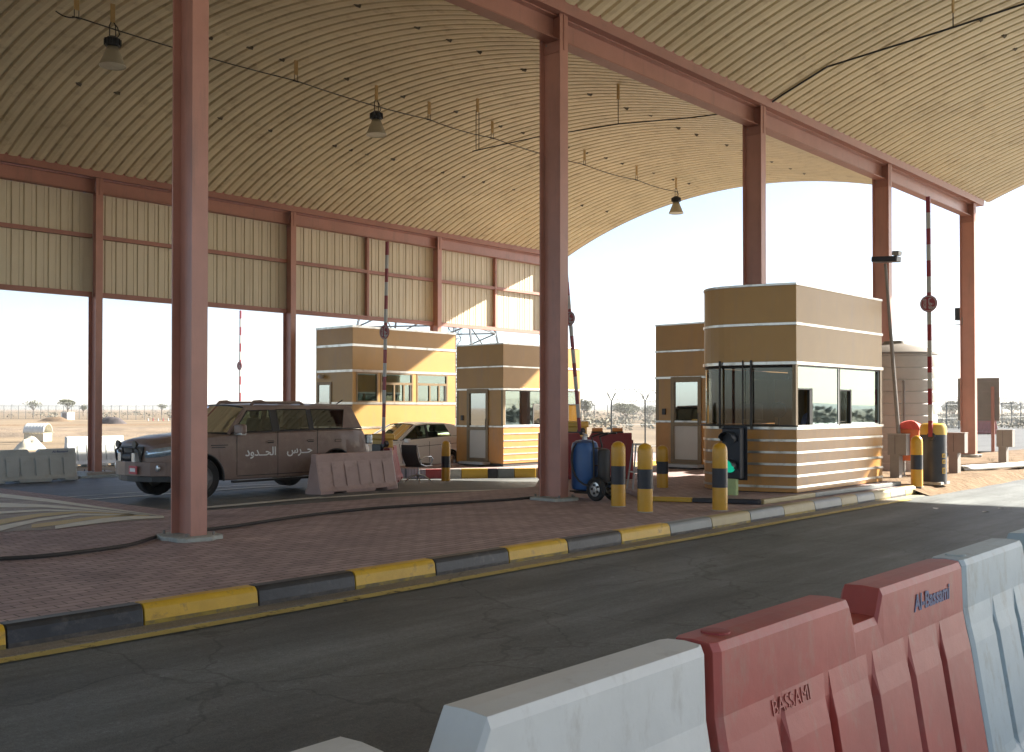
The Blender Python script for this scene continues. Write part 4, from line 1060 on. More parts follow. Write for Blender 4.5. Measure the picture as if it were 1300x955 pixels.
# ------------------------------------------------------------------ vehicles
def lerp(a, b, t): return a+(b-a)*t
def interp(tab, x):
    tab = sorted(tab)
    if x <= tab[0][0]: return tab[0][1]
    for (a, p), (b_, q) in zip(tab, tab[1:]):
        if x <= b_:
            t = (x-a)/(b_-a); t = t*t*(3-2*t)*.5+t*.5; return p+(q-p)*t
    return tab[-1][1]
def vehicle(name, label, cat, loc, rz, P):
    t = thing(name, label, cat, loc, rz)
    W = P['W']; WB = P['WB']; rw = P['rw']; ra = P['ra']; paint = P['paint']
    xf, xr = P['xf'], P['xr']           # front and rear ends (front axle at 0, rear axle at -WB)
    xs = {xf, xr, xr+.38, xr+.5, xr+.62, xf-.04, xf-.12, xf-.22, xf-.34, xr+.04, xr+.12, xr+.25}
    for c0 in (0, -WB):
        for k in range(0, 17): xs.add(round(c0+ra*math.cos(math.pi*k/16), 4))
        xs |= {c0+ra+.002, c0-ra-.002}
    x = xf-.45
    while x > xr+.3: xs.add(round(x, 3)); x -= .16
    xs = sorted(xs)
    def arch_z(x):
        z = 0
        for c0 in (0, -WB):
            if abs(x-c0) < ra: z = max(z, rw+math.sqrt(max(0, ra*ra-(x-c0)**2))*P.get('ay',1))
        return z
    rows = []
    for x in xs:
        w = interp(P['wtab'], x); zt = interp(P['ztab'], x); zc = interp(P['ctab'], x); sill = interp(P['stab'], x)
        az = arch_z(x); inn = min(.60, w-.12)
        zb = max(sill, az); zm = max(lerp(sill, zt, .42), az+.03 if az else 0); zh = max(lerp(sill, zt, .80), zm+.02)
        pts = [(0, sill), (inn, sill), (inn, max(sill, az)), (w-.035, zb), (w-.008, zb+.03), (w, zm), (w-.006, zh), (w-.035, zt-.03), (w-.075, zt), (w*.55, lerp(zt, zc, .75)), (0, zc)]
        rows.append([(x, p[0], p[1]) for p in pts] + [(x, -p[0], p[1]) for p in pts[-2:0:-1]])
    c = MB(); nr = len(rows[0]); vs = [p for r in rows for p in r]
    deck0 = P['cols'][0][0]; deck1 = P['cols'][-1][0]
    fs = []; k = c.mi(paint); kd = c.mi(suvd)
    c.v = vs
    for i in range(len(rows)-1):
        xm = (xs[i]+xs[i+1])/2
        for j in range(nr):
            c.f.append((i*nr+j, i*nr+(j+1)%nr, (i+1)*nr+(j+1)%nr, (i+1)*nr+j))
            low = j in (0,1,2) or j in (nr-1,nr-2,nr-3)
            deck = (j in (8,9,10,11)) and deck1 < xm < deck0-.12
            c.m.append(kd if low or deck else k)
    c.f.append(tuple(range(nr))); c.m.append(k); c.f.append(tuple((len(rows)-1)*nr+j for j in range(nr-1,-1,-1))); c.m.append(k)
    body = c.build('body', t, smooth=32)
    # greenhouse ---------------------------------------------------------
    cols = P['cols']; WG, WR = P['WG'], P['WR']; zr = P['zr']; zt0 = P['zgt']
    def pt(i, s, row):
        xb, xt, zb, zt, kind = cols[i]
        f = {0: 0, 1: .05, 2: P['gf'], 3: 1}[row]
        return (lerp(xb, xt, f), s*lerp(WG, WR, f*(.9+.1*f)), lerp(zb, zt, f))
    frame = MB(); wins = []
    for s in (1, -1):
        for i in range(len(cols)-1):
            kind = cols[i][4]
            m = {'g': None, 'p': paint, 'b': suvd, 'd': None}[kind]
            frame.add([pt(i,s,0), pt(i+1,s,0), pt(i+1,s,1), pt(i,s,1)], [(0,1,2,3)], suvd)
            frame.add([pt(i,s,2), pt(i+1,s,2), pt(i+1,s,3), pt(i,s,3)], [(0,1,2,3)], paint)
            if m: frame.add([pt(i,s,1), pt(i+1,s,1), pt(i+1,s,2), pt(i,s,2)], [(0,1,2,3)], m)
            else: wins.append((s, i, kind))
    # roof skin
    rr = []
    for i in range(len(cols)):
        xb, xt, zb, zt, kind = cols[i]; row = []
        for j in range(9):
            q = j/4-1; row.append((xt + (P['wbulge']*(1-q*q) if i == 0 else (-.06*(1-q*q) if i == len(cols)-1 else P['wbulge']*(1-q*q)*max(0, 1-i*.4))), q*WR, zt+P['crown']*(1-abs(q)**2.4)))
        rr.append(row)
    frame.grid(rr, paint)
    frame.build('roof', t, smooth=35, fix=True)
    for s, i, kind in wins:
        w = MB(); q = [pt(i,s,1), pt(i+1,s,1), pt(i+1,s,2), pt(i,s,2)]
        w.add(q, [(0,1,2,3)], G_car if kind == 'g' else G_card); wo = w.build('side_window', t, fix=False)
        w = MB(); w.tube(q+[q[0]], .014, suvd, 5, caps=False); w.build('window_seal', wo)
    # windscreen and rear glass
    for i, nm in ((0, 'windscreen'), (len(cols)-1, 'rear_window')):
        xb, xt, zb, zt, kind = cols[i]; sg = 1 if i == 0 else -1; rws = []
        bb = P['wbase'] if i == 0 else .10; bt = P['wbulge'] if i == 0 else .06
        for j in range(9):
            q = j/4-1; rws.append([(xb+sg*bb*(1-q*q), q*WG*.985, zb+.02), (lerp(xb, xt, .5)+sg*(bb+bt)/2*(1-q*q), q*lerp(WG, WR, .5)*.985, lerp(zb, zt, .5)), (xt+sg*bt*(1-q*q), q*WR*.98, zt+P['crown']*(1-abs(q)**2.4)-.005)])
        w = MB(); w.grid(rws, G_car if i == 0 else G_card); wo = w.build(nm, t, smooth=60, fix=False)
        if i == 0:
            w = MB(); w.tube([r[0] for r in rws], .022, suvd, 6); w.tube([r[2] for r in rws], .018, suvd, 6); w.build('window_seal', wo)
    # pillars A as body coloured tubes
    for s in (1, -1):
        a, e = pt(0,s,0), pt(0,s,3)
        MB().tube([a, ((a[0]+e[0])/2, (a[1]+e[1])/2, (a[2]+e[2])/2+.012), e], P['ap'], paint, 8).build('windscreen_pillar', t, smooth=True)
    # wheels
    for c0 in (0, -WB):
        for s in (1, -1):
            y = s*(W-.15)
            w = MB(); w.lathe([(rw*.62,-.12),(rw*.93,-.13),(rw,-.10),(rw,.10),(rw*.93,.13),(rw*.62,.12)], rubber, (c0,y,rw), 36, 'Y', caps=False); wo = w.build('wheel', t, smooth=40)
            w = MB(); w.lathe([(rw*.63,.115*s),(rw*.60,.09*s),(rw*.56,.05*s),(rw*.2,.03*s),(rw*.16,.08*s),(.01,.085*s)], P['rimm'], (c0,y,rw), 30, 'Y', caps=False)
            for k in range(6):
                a = k*math.pi/3; w.cbox((c0+rw*.38*math.cos(a), y+s*.085, rw+rw*.38*math.sin(a)), rw*.42, .025, .07, P['rimm'], ry=-a)
            w.build('rim', wo, smooth=35)
    # arch lips
    for c0 in (0, -WB):
        for s in (1, -1):
            q = [(c0+(ra+.01)*math.cos(a), s*(interp(P['wtab'], c0+(ra+.01)*math.cos(a))-.004), rw+(ra+.01)*P.get('ay',1)*math.sin(a)) for a in [R(-8+196*k/18) for k in range(19)]]
            MB().tube(q, .02, suvd if P.get('darklip') else paint, 6).build('arch_lip', t, smooth=True)
    return t, interp
gseat = lambda t, x, y, z, s=1: (MB().cbox((x, y, z+.30), .13, .46, .62, seatm, ry=R(-10)).build('seat', t, bevel=.05), MB().cbox((x-.05, y, z+.70), .10, .26, .18, seatm, ry=R(-10)).build('headrest', t, bevel=.04))

# brown off-roader --------------------------------------------------
Zg = -.24
A0 = dict(W=1.0, WB=3.36, rw=.42, ra=.49, ay=1.0, paint=suvp, rimm=galv, xf=.92, xr=-4.40,
    wtab=[(.92,.66),(.86,.78),(.74,.875),(.5,.955),(.3,.99),(0,1.0),(-3.9,1.0),(-4.2,.97),(-4.42,.90)],
    ztab=[(.92,1.05),(.87,1.12),(.74,1.165),(.3,1.225),(-.5,1.29),(-.9,1.32),(-3.6,1.36),(-4.14,1.36),(-4.22,1.28),(-4.40,1.0)],
    ctab=[(.92,1.10),(.87,1.18),(.74,1.235),(.3,1.30),(-.3,1.345),(-.7,1.35),(-3.6,1.36),(-4.14,1.36),(-4.22,1.28),(-4.40,1.0)],
    stab=[(.92,.56),(.7,.50),(.45,.40),(-.5,.36),(-2.9,.36),(-3.9,.45),(-4.42,.50)],
    cols=[(-.62,-1.12,1.30,1.85,'p'),(-.74,-1.22,1.31,1.865,'g'),(-1.70,-1.68,1.33,1.885,'b'),(-1.88,-1.86,1.335,1.89,'d'),(-2.66,-2.64,1.345,1.895,'b'),(-2.78,-2.76,1.35,1.895,'d'),(-3.56,-3.72,1.36,1.88,'p'),(-4.14,-3.92,1.37,1.87,'p')],
    WG=.945, WR=.80, zr=1.9, zgt=1.8, gf=.84, wbulge=.18, wbase=.42, crown=.055, ap=.035, darklip=True)
suv, _ = vehicle('off_roader', 'dusty brown off-roader with white Arabic lettering on its side, facing left behind the nearest column', 'car', (10.83, 19.12, Zg), math.pi, A0)
for x, y in ((-1.55,.42),(-1.55,-.42),(-2.6,.42),(-2.6,-.42)): gseat(suv, x, y, 1.02)
MB().lathe([(.17,-.015),(.185,0),(.17,.015)], suvd, (-1.02,.42,1.32), 20, 'X', caps=False).build('steering_wheel', suv)
S_ = 1; ys = 1.001
# door seams, handles, vents
b_ = MB()
for x, z0, z1 in ((-.80,.46,1.30),(-1.80,.40,1.33),(-2.84,.60,1.35)): b_.box(x-.006, x+.006, ys-.006, ys+.0005, z0, z1, suvd)
b_.box(-2.85,-.80, ys-.012, ys-.001, .43, .445, suvd)
b_.build('door_seam', suv)
for x in (-1.62, -2.66):
    MB().cbox((x, ys+.018, 1.13), .22, .03, .028, suvp).cbox((x,ys-.002,1.125),.15,.012,.06,suvd).build('door_handle', suv, bevel=.006)
MB().box(-.58,-.20,ys-.004,ys+.012,1.075,1.09,suvd).box(-.52,-.22,ys-.004,ys+.012,1.03,1.045,suvd).build('side_vent', suv)
MB().box(-3.50,-3.32,ys-.004,ys+.002,1.08,1.14,suvd).box(-3.49,-3.33,ys-.002,ys+.004,1.09,1.13,suvp).build('fuel_flap', suv)
for s in (1,-1):
    m_ = MB(); m_.cbox((-.80, s*1.12, 1.40), .15, .27, .21, suvp, rz=R(6*s)); mo = m_.build('mirror', suv, bevel=.045)
    MB().cbox((-.80, s*1.11, 1.305), .13, .26, .05, silver).build('mirror_trim', mo, bevel=.012); MB().cbox((-.84, s*.985, 1.33), .08, .10, .05, suvd).build('mirror_arm', mo)
    MB().box(-2.75,-.72,s*.90,s*1.02,.30,.345,suvd).box(-2.7,-.8,s*.97,s*1.03,.345,.352,alu).build('side_step', suv, bevel=.01)
    q = MB(); q.tube([(-1.35,s*.66,1.90),(-1.42,s*.66,1.965),(-1.60,s*.66,1.97),(-1.7,s*.66,1.955),(-2.6,s*.66,1.96),(-2.7,s*.66,1.91)], [.03,.04,.045,.03,.03,.03], suvp, 8); q.build('roof_rail', suv, smooth=True)
    # headlight block, fog light, rear lamp
    h_ = MB(); hx = [.945,.93,.90,.86,.80,.71,.60,.48,.37]
    lo = [.86,.865,.87,.875,.885,.90,.925,.96,1.0]; hi_ = [.98,1.0,1.02,1.04,1.055,1.07,1.085,1.09,1.06]
    yq = [.54,.64] + [interp(A0['wtab'], x)+.006 for x in hx[2:]]
    h_.grid([[(x+.012,s*y,a),(x+.018,s*(y+.004),(a+b2)/2),(x+.010,s*(y-.012),b2)] for x, y, a, b2 in zip(hx, yq, lo, hi_)], lensm); h_.build('headlight', suv, solid=.02, smooth=50)
    MB().lathe([(.06,-.02),(.06,.02),(.02,.03)], silver, (.86,s*.83,.66), 16, 'X').build('fog_light', suv)
    MB().cbox((-4.36,s*.90,1.12),.16,.14,.22,lensm).build('tail_light', suv, bevel=.03)
# grille and front bumper with winch bar
MB().add([(.935,-.44,1.08),(.935,.44,1.08),(.95,.30,.72),(.95,-.30,.72)], [(0,1,2,3)], suvd).build('grille', suv, solid=.02)
b_ = MB(); yy = [-.98,-.9,-.7,-.35,0,.35,.7,.9,.98]; xb = [.50,.74,.95,1.07,1.11,1.07,.95,.74,.50]
fr_ = [(x, y) for x, y in zip(xb, yy)]; bk = [(.48, .97), (.48, -.97)]
b_.prism(fr_+bk, .50, .78, suvp); b_.prism([(x-.05,y*.97) for x,y in fr_]+bk, .38, .50, suvd); b_.build('front_bumper', suv, bevel=.02)
b_ = MB(); b_.tube([(1.03,.48,.78),(1.07,.46,1.0),(1.07,.30,1.06),(1.07,-.30,1.06),(1.07,-.46,1.0),(1.03,-.48,.78)], .02, suvd, 8)
b_.tube([(1.03,.2,.78),(1.06,.2,1.06)], .02, suvd, 8); b_.tube([(1.03,-.2,.78),(1.06,-.2,1.06)], .02, suvd, 8); b_.build('bull_bar', suv, smooth=True)
b_ = MB(); b_.lathe([(.09,-.18),(.09,.18)], suvd, (1.0,0,.86), 14, 'Y'); b_.cbox((1.0,.26,.86),.16,.12,.18,silver); b_.cbox((1.0,-.26,.86),.2,.12,.18,silver); b_.build('winch', suv, bevel=.01)
for y in (-.34,.34): MB().lathe([(.03,-.05),(.07,0),(.075,.03)], suvd, (1.07,y,1.12), 12, 'X').build('spot_lamp', suv)
MB().cbox((1.095,.30,.62),.02,.30,.16,plate).cbox((1.106,.30,.62),.008,.2,.07,whitetxt).build('number_plate', suv)
b_ = MB(); b_.prism([(-4.56,-.9),(-4.56,.9),(-4.36,.96),(-4.2,1.0),(-4.2,-1.0),(-4.36,-.96)], .46, .72, suvp); b_.build('rear_bumper', suv, bevel=.03)
b_ = MB(); b_.cbox((-3.98,0,1.895),.24,1.3,.035,suvp); b_.build('spoiler', suv, bevel=.01)
MB().tube([(-3.75,.5,1.93),(-3.92,.5,2.02)],.012,suvd,6).build('antenna', suv)
# the words, each on its own door; text reads from the near side (local +y)
Mt = lambda x, z: Matrix.Translation((x, ys+.003, z)) @ Matrix.Rotation(R(180),4,'Z') @ Matrix.Rotation(R(90),4,'X')
textobj('lettering', '\uFEA9\uFEED\uFEAA\u0640\u0640\uFEA4\uFEDF\uFE8D', .245, whitetxt, Mt(-1.37, .90), suv, bold=.004)
textobj('lettering', '\uFEB1\uFEAE\u0640\u0640\uFEA3', .245, whitetxt, Mt(-2.36, .88), suv, bold=.004)

# white car ----------------------------------------------------------
A1 = dict(W=.89, WB=2.68, rw=.33, ra=.385, paint=whitecar, rimm=silver, xf=.90, xr=-3.55,
    wtab=[(.90,.62),(.84,.72),(.7,.81),(.4,.87),(0,.89),(-3.0,.89),(-3.3,.86),(-3.55,.74)],
    ztab=[(.90,.66),(.84,.76),(.6,.85),(.1,.96),(-.45,1.04),(-2.8,1.14),(-3.3,1.14),(-3.45,1.06),(-3.55,.85)],
    ctab=[(.90,.70),(.84,.82),(.6,.92),(.1,1.02),(-.4,1.08),(-.6,1.07),(-2.8,1.13),(-3.3,1.14),(-3.45,1.06),(-3.55,.85)],
    stab=[(.90,.34),(.6,.24),(0,.22),(-2.9,.24),(-3.55,.36)],
    cols=[(-.40,-1.30,1.03,1.52,'p'),(-.56,-1.40,1.035,1.53,'g'),(-1.62,-1.68,1.08,1.57,'b'),(-1.72,-1.76,1.085,1.572,'g'),(-2.75,-2.55,1.13,1.56,'p'),(-3.40,-3.05,1.14,1.51,'p')],
    WG=.80, WR=.62, zr=1.45, zgt=1.4, gf=.90, wbulge=.10, wbase=.30, crown=.04, ap=.03)
car, _ = vehicle('saloon_car', 'pearl white car parked between the office kiosk and the second-column kiosk, facing left', 'car', (20.75, 24.72, -.47), math.pi, A1)
for x, y in ((-1.35,.36),(-1.35,-.36),(-2.25,.36),(-2.25,-.36)): gseat(car, x, y, .68)
ys = .893
b_ = MB()
for x in (-.52, -1.68, -2.6): b_.box(x-.005,x+.005,ys-.006,ys,.32,.99,suvd)
b_.build('door_seam', car)
MB().add([(-.45,ys-.002,.80),(-2.95,ys-.002,.90),(-2.95,ys+.001,.915),(-.45,ys+.001,.812)], [(0,1,2,3)], suvd).build('side_crease', car)
for x in (-1.52,-2.45): MB().cbox((x,ys+.014,.90),.18,.025,.026,whitecar).build('door_handle', car, bevel=.005)
for s in (1,-1):
    MB().cbox((-.62,s*1.0,1.03),.13,.22,.14,whitecar,rz=R(8*s)).build('mirror', car, bevel=.04)
    MB().cbox((.74,s*.64,.68),.18,.26,.14,lensm,rz=R(-30*s)).build('headlight', car, bevel=.03)
    MB().cbox((-3.5,s*.68,.85),.12,.2,.14,plate).build('tail_light', car, bevel=.03)
MB().cbox((.89,0,.55),.03,.9,.16,suvd).build('grille', car, bevel=.01)

# ------------------------------------------------------------------ person in the nearest kiosk
def person(label, loc, rz):
    t = thing('person', label, 'person', loc, rz)
    V = []; E = []; RR = []
    def v(p, r): V.append(p); RR.append(r); return len(V)-1
    def ch(i, *q):
        for p, r in q: j = v(p, r); E.append((i, j)); i = j
        return i
    pel = v((0,0,.52), (.17,.12)); sp = ch(pel, ((0.02,0,.70),(.165,.115)), ((.04,0,.90),(.185,.12)), ((.05,0,1.02),(.15,.10)))
    nk = ch(sp, ((.06,0,1.12),(.055,.055)), ((.08,0,1.20),(.075,.085)), ((.09,0,1.29),(.082,.10)), ((.085,0,1.36),(.05,.06)))
    for s in (1,-1):
        ch(sp, ((.05,.19*s,1.02),(.062,.062)), ((.09,.25*s,.78),(.048,.048)), ((.30,.20*s,.70),(.036,.036)), ((.38,.17*s,.70),(.028,.04)))
        ch(pel, ((.05,.10*s,.50),(.09,.09)), ((.46,.12*s,.50),(.062,.062)), ((.46,.12*s,.25),(.05,.05)), ((.46,.12*s,.06),(.04,.04)), ((.60,.12*s,.04),(.04,.03)))
    me = bpy.data.meshes.new('body'); me.from_pydata(V, E, []); o = bpy.data.objects.new('body', me); col.objects.link(o); o.parent = t
    sk = o.modifiers.new('skin', 'SKIN')
    for i, r in enumerate(RR): me.skin_vertices[0].data[i].radius = r
    me.skin_vertices[0].data[0].use_root = True
    ss = o.modifiers.new('sub', 'SUBSURF'); ss.levels = 2; ss.render_levels = 2
    dg = bpy.context.evaluated_depsgraph_get(); dg.update(); m2 = bpy.data.meshes.new_from_object(o.evaluated_get(dg)); o.modifiers.clear(); o.data = m2
    m2.materials.clear(); 
    for m in (skin, shirt, seatm): m2.materials.append(m)
    for p in m2.polygons:
        c = p.center; p.use_smooth = True
        p.material_index = 0 if (c.z > 1.10 or c.x > .25 and .62 < c.z < .8) else (1 if c.z > .56 else 2)
    h = MB(); h.lathe([(.088,1.27),(.10,1.32),(.085,1.38),(.05,1.41),(.005,1.42)], hairm, (.07,0,0), 18); h.build('hair', t, smooth=True)
    for s in (1,-1):
        MB().lathe([(.002,-.004),(.011,0),(.002,.004)], hairm, (.165,.03*s,1.285), 10, 'X').build('eye', t)
    MB().cbox((.178,0,1.262),.03,.022,.04,skin).build('nose', t, bevel=.008); MB().cbox((.165,0,1.225),.012,.045,.008,plredt).build('mouth', t)
    return t
person('person in a lavender shirt seated at the open side window of the nearest kiosk', (18.92, 8.95, .42), R(200))
wheelc = thing('desk_chair', 'dark swivel chair under the seated person inside the nearest kiosk', 'chair', (18.95, 8.95, .10), R(200))
MB().cbox((0,0,.70),.5,.5,.08,seatm).build('seat', wheelc, bevel=.02); MB().cbox((-.25,0,1.05),.06,.45,.6,seatm).build('backrest', wheelc, bevel=.02); MB().lathe([(.25,.01),(.25,.04),(.03,.08),(.03,.66)],suvd).build('pillar', wheelc)
# ------------------------------------------------------------------ far surroundings
def fence(name_label, P0, P1, step, hpost, arms, gnd, coil=True, maxposts=100):
    d = Vector((P1[0]-P0[0], P1[1]-P0[1])); L = d.length; d.normalize(); a = math.atan2(d.y, d.x)
    t = thing('security_fence', name_label, 'fence', (P0[0], P0[1], gnd), a)
    n = int(L/step)
    c = MB(); r = .045
    c.tube([(0,0,-.1),(0,0,hpost)], r, postm, 6)
    if arms:
        c.tube([(0,0,hpost),(0,.30,hpost+.45)], .022, postm, 5); c.tube([(0,0,hpost),(0,-.30,hpost+.45)], .022, postm, 5)
        # arms also spread along the run, as on the photograph's Y heads
        c.tube([(0,0,hpost),(.30,0,hpost+.45)], .022, postm, 5); c.tube([(0,0,hpost),(-.30,0,hpost+.45)], .022, postm, 5)
    else:
        c.tube([(0,0,hpost),(.0,.28,hpost+.35)], .022, postm, 5)
    first = c.build('fence_post', t); 
    for i in range(1, min(n+1, maxposts)):
        o = bpy.data.objects.new('fence_post', first.data); col.objects.link(o); o.parent = t; o.location = (i*step, 0, 0)
        o.rotation_euler = (0,0,random.uniform(-.05,.05))
    me = bpy.data.meshes.new('chain_link'); me.from_pydata([(0,0,0),(L,0,0),(L,0,hpost),(0,0,hpost)], [], [(0,1,2,3)])
    uv = me.uv_layers.new(); 
    for i, q in enumerate(((0,0),(L,0),(L,hpost),(0,hpost))): uv.data[i].uv = q
    me.materials.append(veil); o = bpy.data.objects.new('chain_link', me); col.objects.link(o); o.parent = t
    c = MB()
    for z in (.05, hpost*.5, hpost-.03): c.tube([(0,0,z),(L,0,z)], .014, wirem, 4)
    c.build('tension_wire', t)
    for i in range(3, n, 9):
        pass
    if coil:
        c = MB(); rr = .33; pts = []; turns = int(L/.42); per = 10
        for k in range(turns*per):
            an = 2*math.pi*k/per; x = k*.42/per
            q = rr*(1+.12*noise.noise(Vector((x*.8,1,2)))); pts.append((x, q*math.cos(an), hpost+.33+q*math.sin(an)+.05*noise.noise(Vector((x*.3,7,2)))))
        c.tube(pts, .018, wirem, 3, caps=False); c.build('razor_wire', t)
    # slanting braces
    c = None
    for i in range(2, n, 8):
        if c is None: c = MB().tube([(0,0,hpost*.8),(step*.9,0,0.02)], .022, postm, 5).build('brace', t); c.location = (i*step,0,0)
        else:
            o = bpy.data.objects.new('brace', c.data); col.objects.link(o); o.parent = t; o.location = (i*step,0,0)
    return t
gA0 = g(-40, 531.5, -.52); gA1 = g(838, 537, -.52)
fence('far chain-link security fence topped with coiled razor wire across the open desert', gA0, gA1, 2.0, 2.5, False, -.52)
fence('nearer security fence with Y headed posts and razor wire running away beyond the canopy', (42, 31, 0), (200, 29.5, 0), 3.0, 2.45, True, -.52, maxposts=60)
fence('security fence out of view on the near side, mirrored in the kiosk windows', (8, -34, 0), (90, -34, 0), 3.0, 2.5, True, -.52, maxposts=30)

def foliage(mb, c, rx, rz_, n, size, m):
    for _ in range(n):
        while True:
            p = Vector((random.uniform(-1,1), random.uniform(-1,1), random.uniform(-1,1)))
            if p.length < 1: break
        if random.random() < .6: p = p.normalized()*random.uniform(.65,1)
        w = noise.noise(p*2.3+Vector(c)*.37)
        if w < -.18: continue
        q = Vector((c[0]+p.x*rx, c[1]+p.y*rx, c[2]+p.z*rz_))
        a = Vector((random.gauss(0,1), random.gauss(0,1), random.gauss(0,.6))).normalized()*size*random.uniform(.5,1.3)
        b2 = a.cross(Vector((random.gauss(0,1), random.gauss(0,1), random.gauss(0,1)))).normalized()*size*random.uniform(.3,.8)
        mb.add([q-a, q+b2, q+a, q-b2], [(0,1,2,3)], m)
def acacia(label, loc, h, spread, flat=.36, dens=900, kind='acacia_tree'):
    spread *= 1.15
    t = thing(kind, label, 'tree', loc, random.uniform(0,6), 'trees beyond the fence')
    c = MB(); c.tube([(0,0,-.3),(.1,.05,h*.3),(.05,.1,h*.5)], [.14*h/4,.11*h/4,.09*h/4], barkm, 7)
    for k in range(6):
        a = k*1.05+random.uniform(-.3,.3); rr = spread*random.uniform(.35,.75)
        c.tube([(.05,.1,h*.42),(rr*.5*math.cos(a),rr*.5*math.sin(a),h*.66),(rr*math.cos(a),rr*math.sin(a),h*random.uniform(.78,.92))], [.07*h/4,.045*h/4,.015*h/4], barkm, 5)
    c.build('trunk', t, smooth=True)
    c = MB()
    for k in range(7):
        a = k*.9; rr = spread*random.uniform(.1,.6); foliage(c, (rr*math.cos(a), rr*math.sin(a), h*random.uniform(.74,.92)), spread*random.uniform(.4,.6), h*flat*random.uniform(.6,.9)*.6, dens//5, .2*h/4, leafm)
    c.build('crown', t, fix=False); return t
def tree_px(x, ybase_depth, wpx, hpx, label, **k):
    dpt = ybase_depth; r = (x-650)/F*dpt; u = dpt*ca_+r*sa_; v = dpt*sa_-r*ca_
    sc_ = dpt/F; return acacia(label, (u, v, -.55), hpx*sc_, wpx*sc_/2, **k)
tree_px(86, 215, 24, 23, 'flat topped acacia seen between the left columns, just beyond the far fence')
tree_px(42, 230, 22, 21, 'thin open acacia at far left beyond the fence', dens=350)
tree_px(106, 260, 12, 14, 'small round tree right of the flat topped acacia', flat=.5, dens=500)
tree_px(206, 300, 12, 14, 'small tree just left of the nearest column on the skyline', dens=500)
tree_px(272, 300, 8, 12, 'tiny tree over the bonnet of the brown off-roader', dens=300)
tree_px(794, 130, 44, 25, 'broad dark tree behind the Y headed fence posts in the middle gap', flat=.5, dens=2200)
tree_px(742, 170, 22, 24, 'bushy tree touching the right edge of the second-column kiosk', flat=.6, dens=900)
tree_px(825, 150, 26, 19, 'tree at the left edge of the half hidden kiosk', flat=.5, dens=900)
tree_px(1210, 140, 30, 26, 'tree directly left of the last column beyond the fence', flat=.5, dens=1200)
tree_px(1285, 190, 26, 20, 'tree at the right edge beyond the fence', flat=.5, dens=900)
# scrub: uncountable low bushes
c = MB()
def scrub(n, x0, x1, d0, d1, s0, s1):
    for _ in range(n):
        d = random.uniform(d0, d1); x = random.uniform(x0, x1); r = (x-650)/F*d; u = d*ca_+r*sa_; v = d*sa_-r*ca_
        s_ = random.uniform(s0, s1); foliage(c, (u, v, -.5+s_*.35), s_, s_*.6, 46, s_*.22, scrubm)
scrub(200, -60, 720, 210, 520, .5, 1.4)
scrub(300, 720, 1340, 95, 300, .5, 1.4)
scrub(220, 1180, 1340, 90, 200, .6, 1.4)
scrub(60, 500, 860, 100, 160, .5, 1.2)
for _ in range(500):  # unseen bushes added to darken the ground mirrored in the kiosk windows
    u = random.uniform(-20, 160); v = random.uniform(-140, -38); s_ = random.uniform(.8, 2.4); foliage(c, (u, v, -.5+s_*.35), s_, s_*.7, 40, s_*.22, scrubm)
o = c.build('desert_scrub', fix=False); tag(o, 'loose low scrub dotted over the desert beyond the fences', 'scrub', None, 'stuff')
# verge weeds
for k, (x, y) in enumerate(((1258,586),(1285,586),(1195,594),(1262,588))):
    p = g(x, y, -.05); c = MB()
    for _ in range(26):
        a = random.uniform(0,6.28); l = random.uniform(.08,.22); c.add([(0,0,0),(.02,.01,0),(l*math.cos(a),l*math.sin(a),random.uniform(.08,.26))], [(0,1,2)], weedm)
    o = c.build('weed', None, (p[0], p[1], -.08), fix=False); tag(o, ['weed tuft below the roadside board at the foot of its pedestal','weed tuft right of the pedestal under the roadside board','weed tuft beside the round black gate housing','second weed tuft touching the one below the roadside board'][k], 'plant', 'weeds on the sand verge')
# objects lying in the left background
p = g(32, 563, -.5)
tn = thing('culvert_shell', 'pale corrugated half round shell standing behind the left barrier', 'shell', (p[0]+2, p[1]+3, -.5), R(-48))
rows = []
for i in range(13):
    a = math.pi*i/12; rows.append([(x*.11-1.05, -1.0*math.cos(a)*1.0, .75+.85*math.sin(a)+.03*math.sin(x*2.2)) for x in range(20)])
tn.scale = (.62,.62,.7); MB().grid(rows, tentw).build('shell', tn, smooth=60, solid=.03, fix=False)
MB().box(-1.0,1.0,-.92,.92,0,.75,tarp).build('base', tn, bevel=.03)
p = g(38, 571, -.5)
tm = thing('covered_heap', 'lumpy heap under a cream tarpaulin in front of the pale corrugated shell', 'heap', (p[0], p[1], -.5), 0)
tm.scale = (.6,.6,.62); rows = []
for i in range(15):
    row = []
    for j in range(15):
        x, y = (i/14-.5)*2.6, (j/14-.5)*2.0; rr = math.hypot(x/1.3, y/1.0)
        z = max(0, (1-rr**2.2))*(1.0+.5*noise.noise(Vector((x*1.6,y*1.6,3)))) if rr < 1 else 0
        row.append((x, y, z*.95-.02))
    rows.append(row)
MB().grid(rows, tarp).build('tarpaulin', tm, smooth=50)
for x, y, w, h, m, nm, lb, ct in ((86,533,1.6,1.3,whitebox,'site_cabinet','small white cabinet standing near the far fence at left','cabinet'),):
    p = g(x, y, -.5); t = thing(nm, lb, ct, (p[0], p[1], -.5), R(20)); MB().box(-w/2,w/2,-w/2,w/2,0,h,m).build('body', t, bevel=.04); MB().box(-w/2-.05,w/2+.05,-w/2-.05,w/2+.05,h,h+.08,galvl).build('lid', t); MB().box(-w/2-.012,-w/2-.002,-.5,.5,.1,h-.1,galv).build('door', t)
p = g(70, 535, -.5); rows = [[((i/12-.5)*5.5, (j/8-.5)*2.6, -.05+max(0, 1-math.hypot((i/12-.5)*2,(j/8-.5)*2)**2)*(.75+.3*noise.noise(Vector((i*.5,j*.5,4))))) for j in range(9)] for i in range(13)]
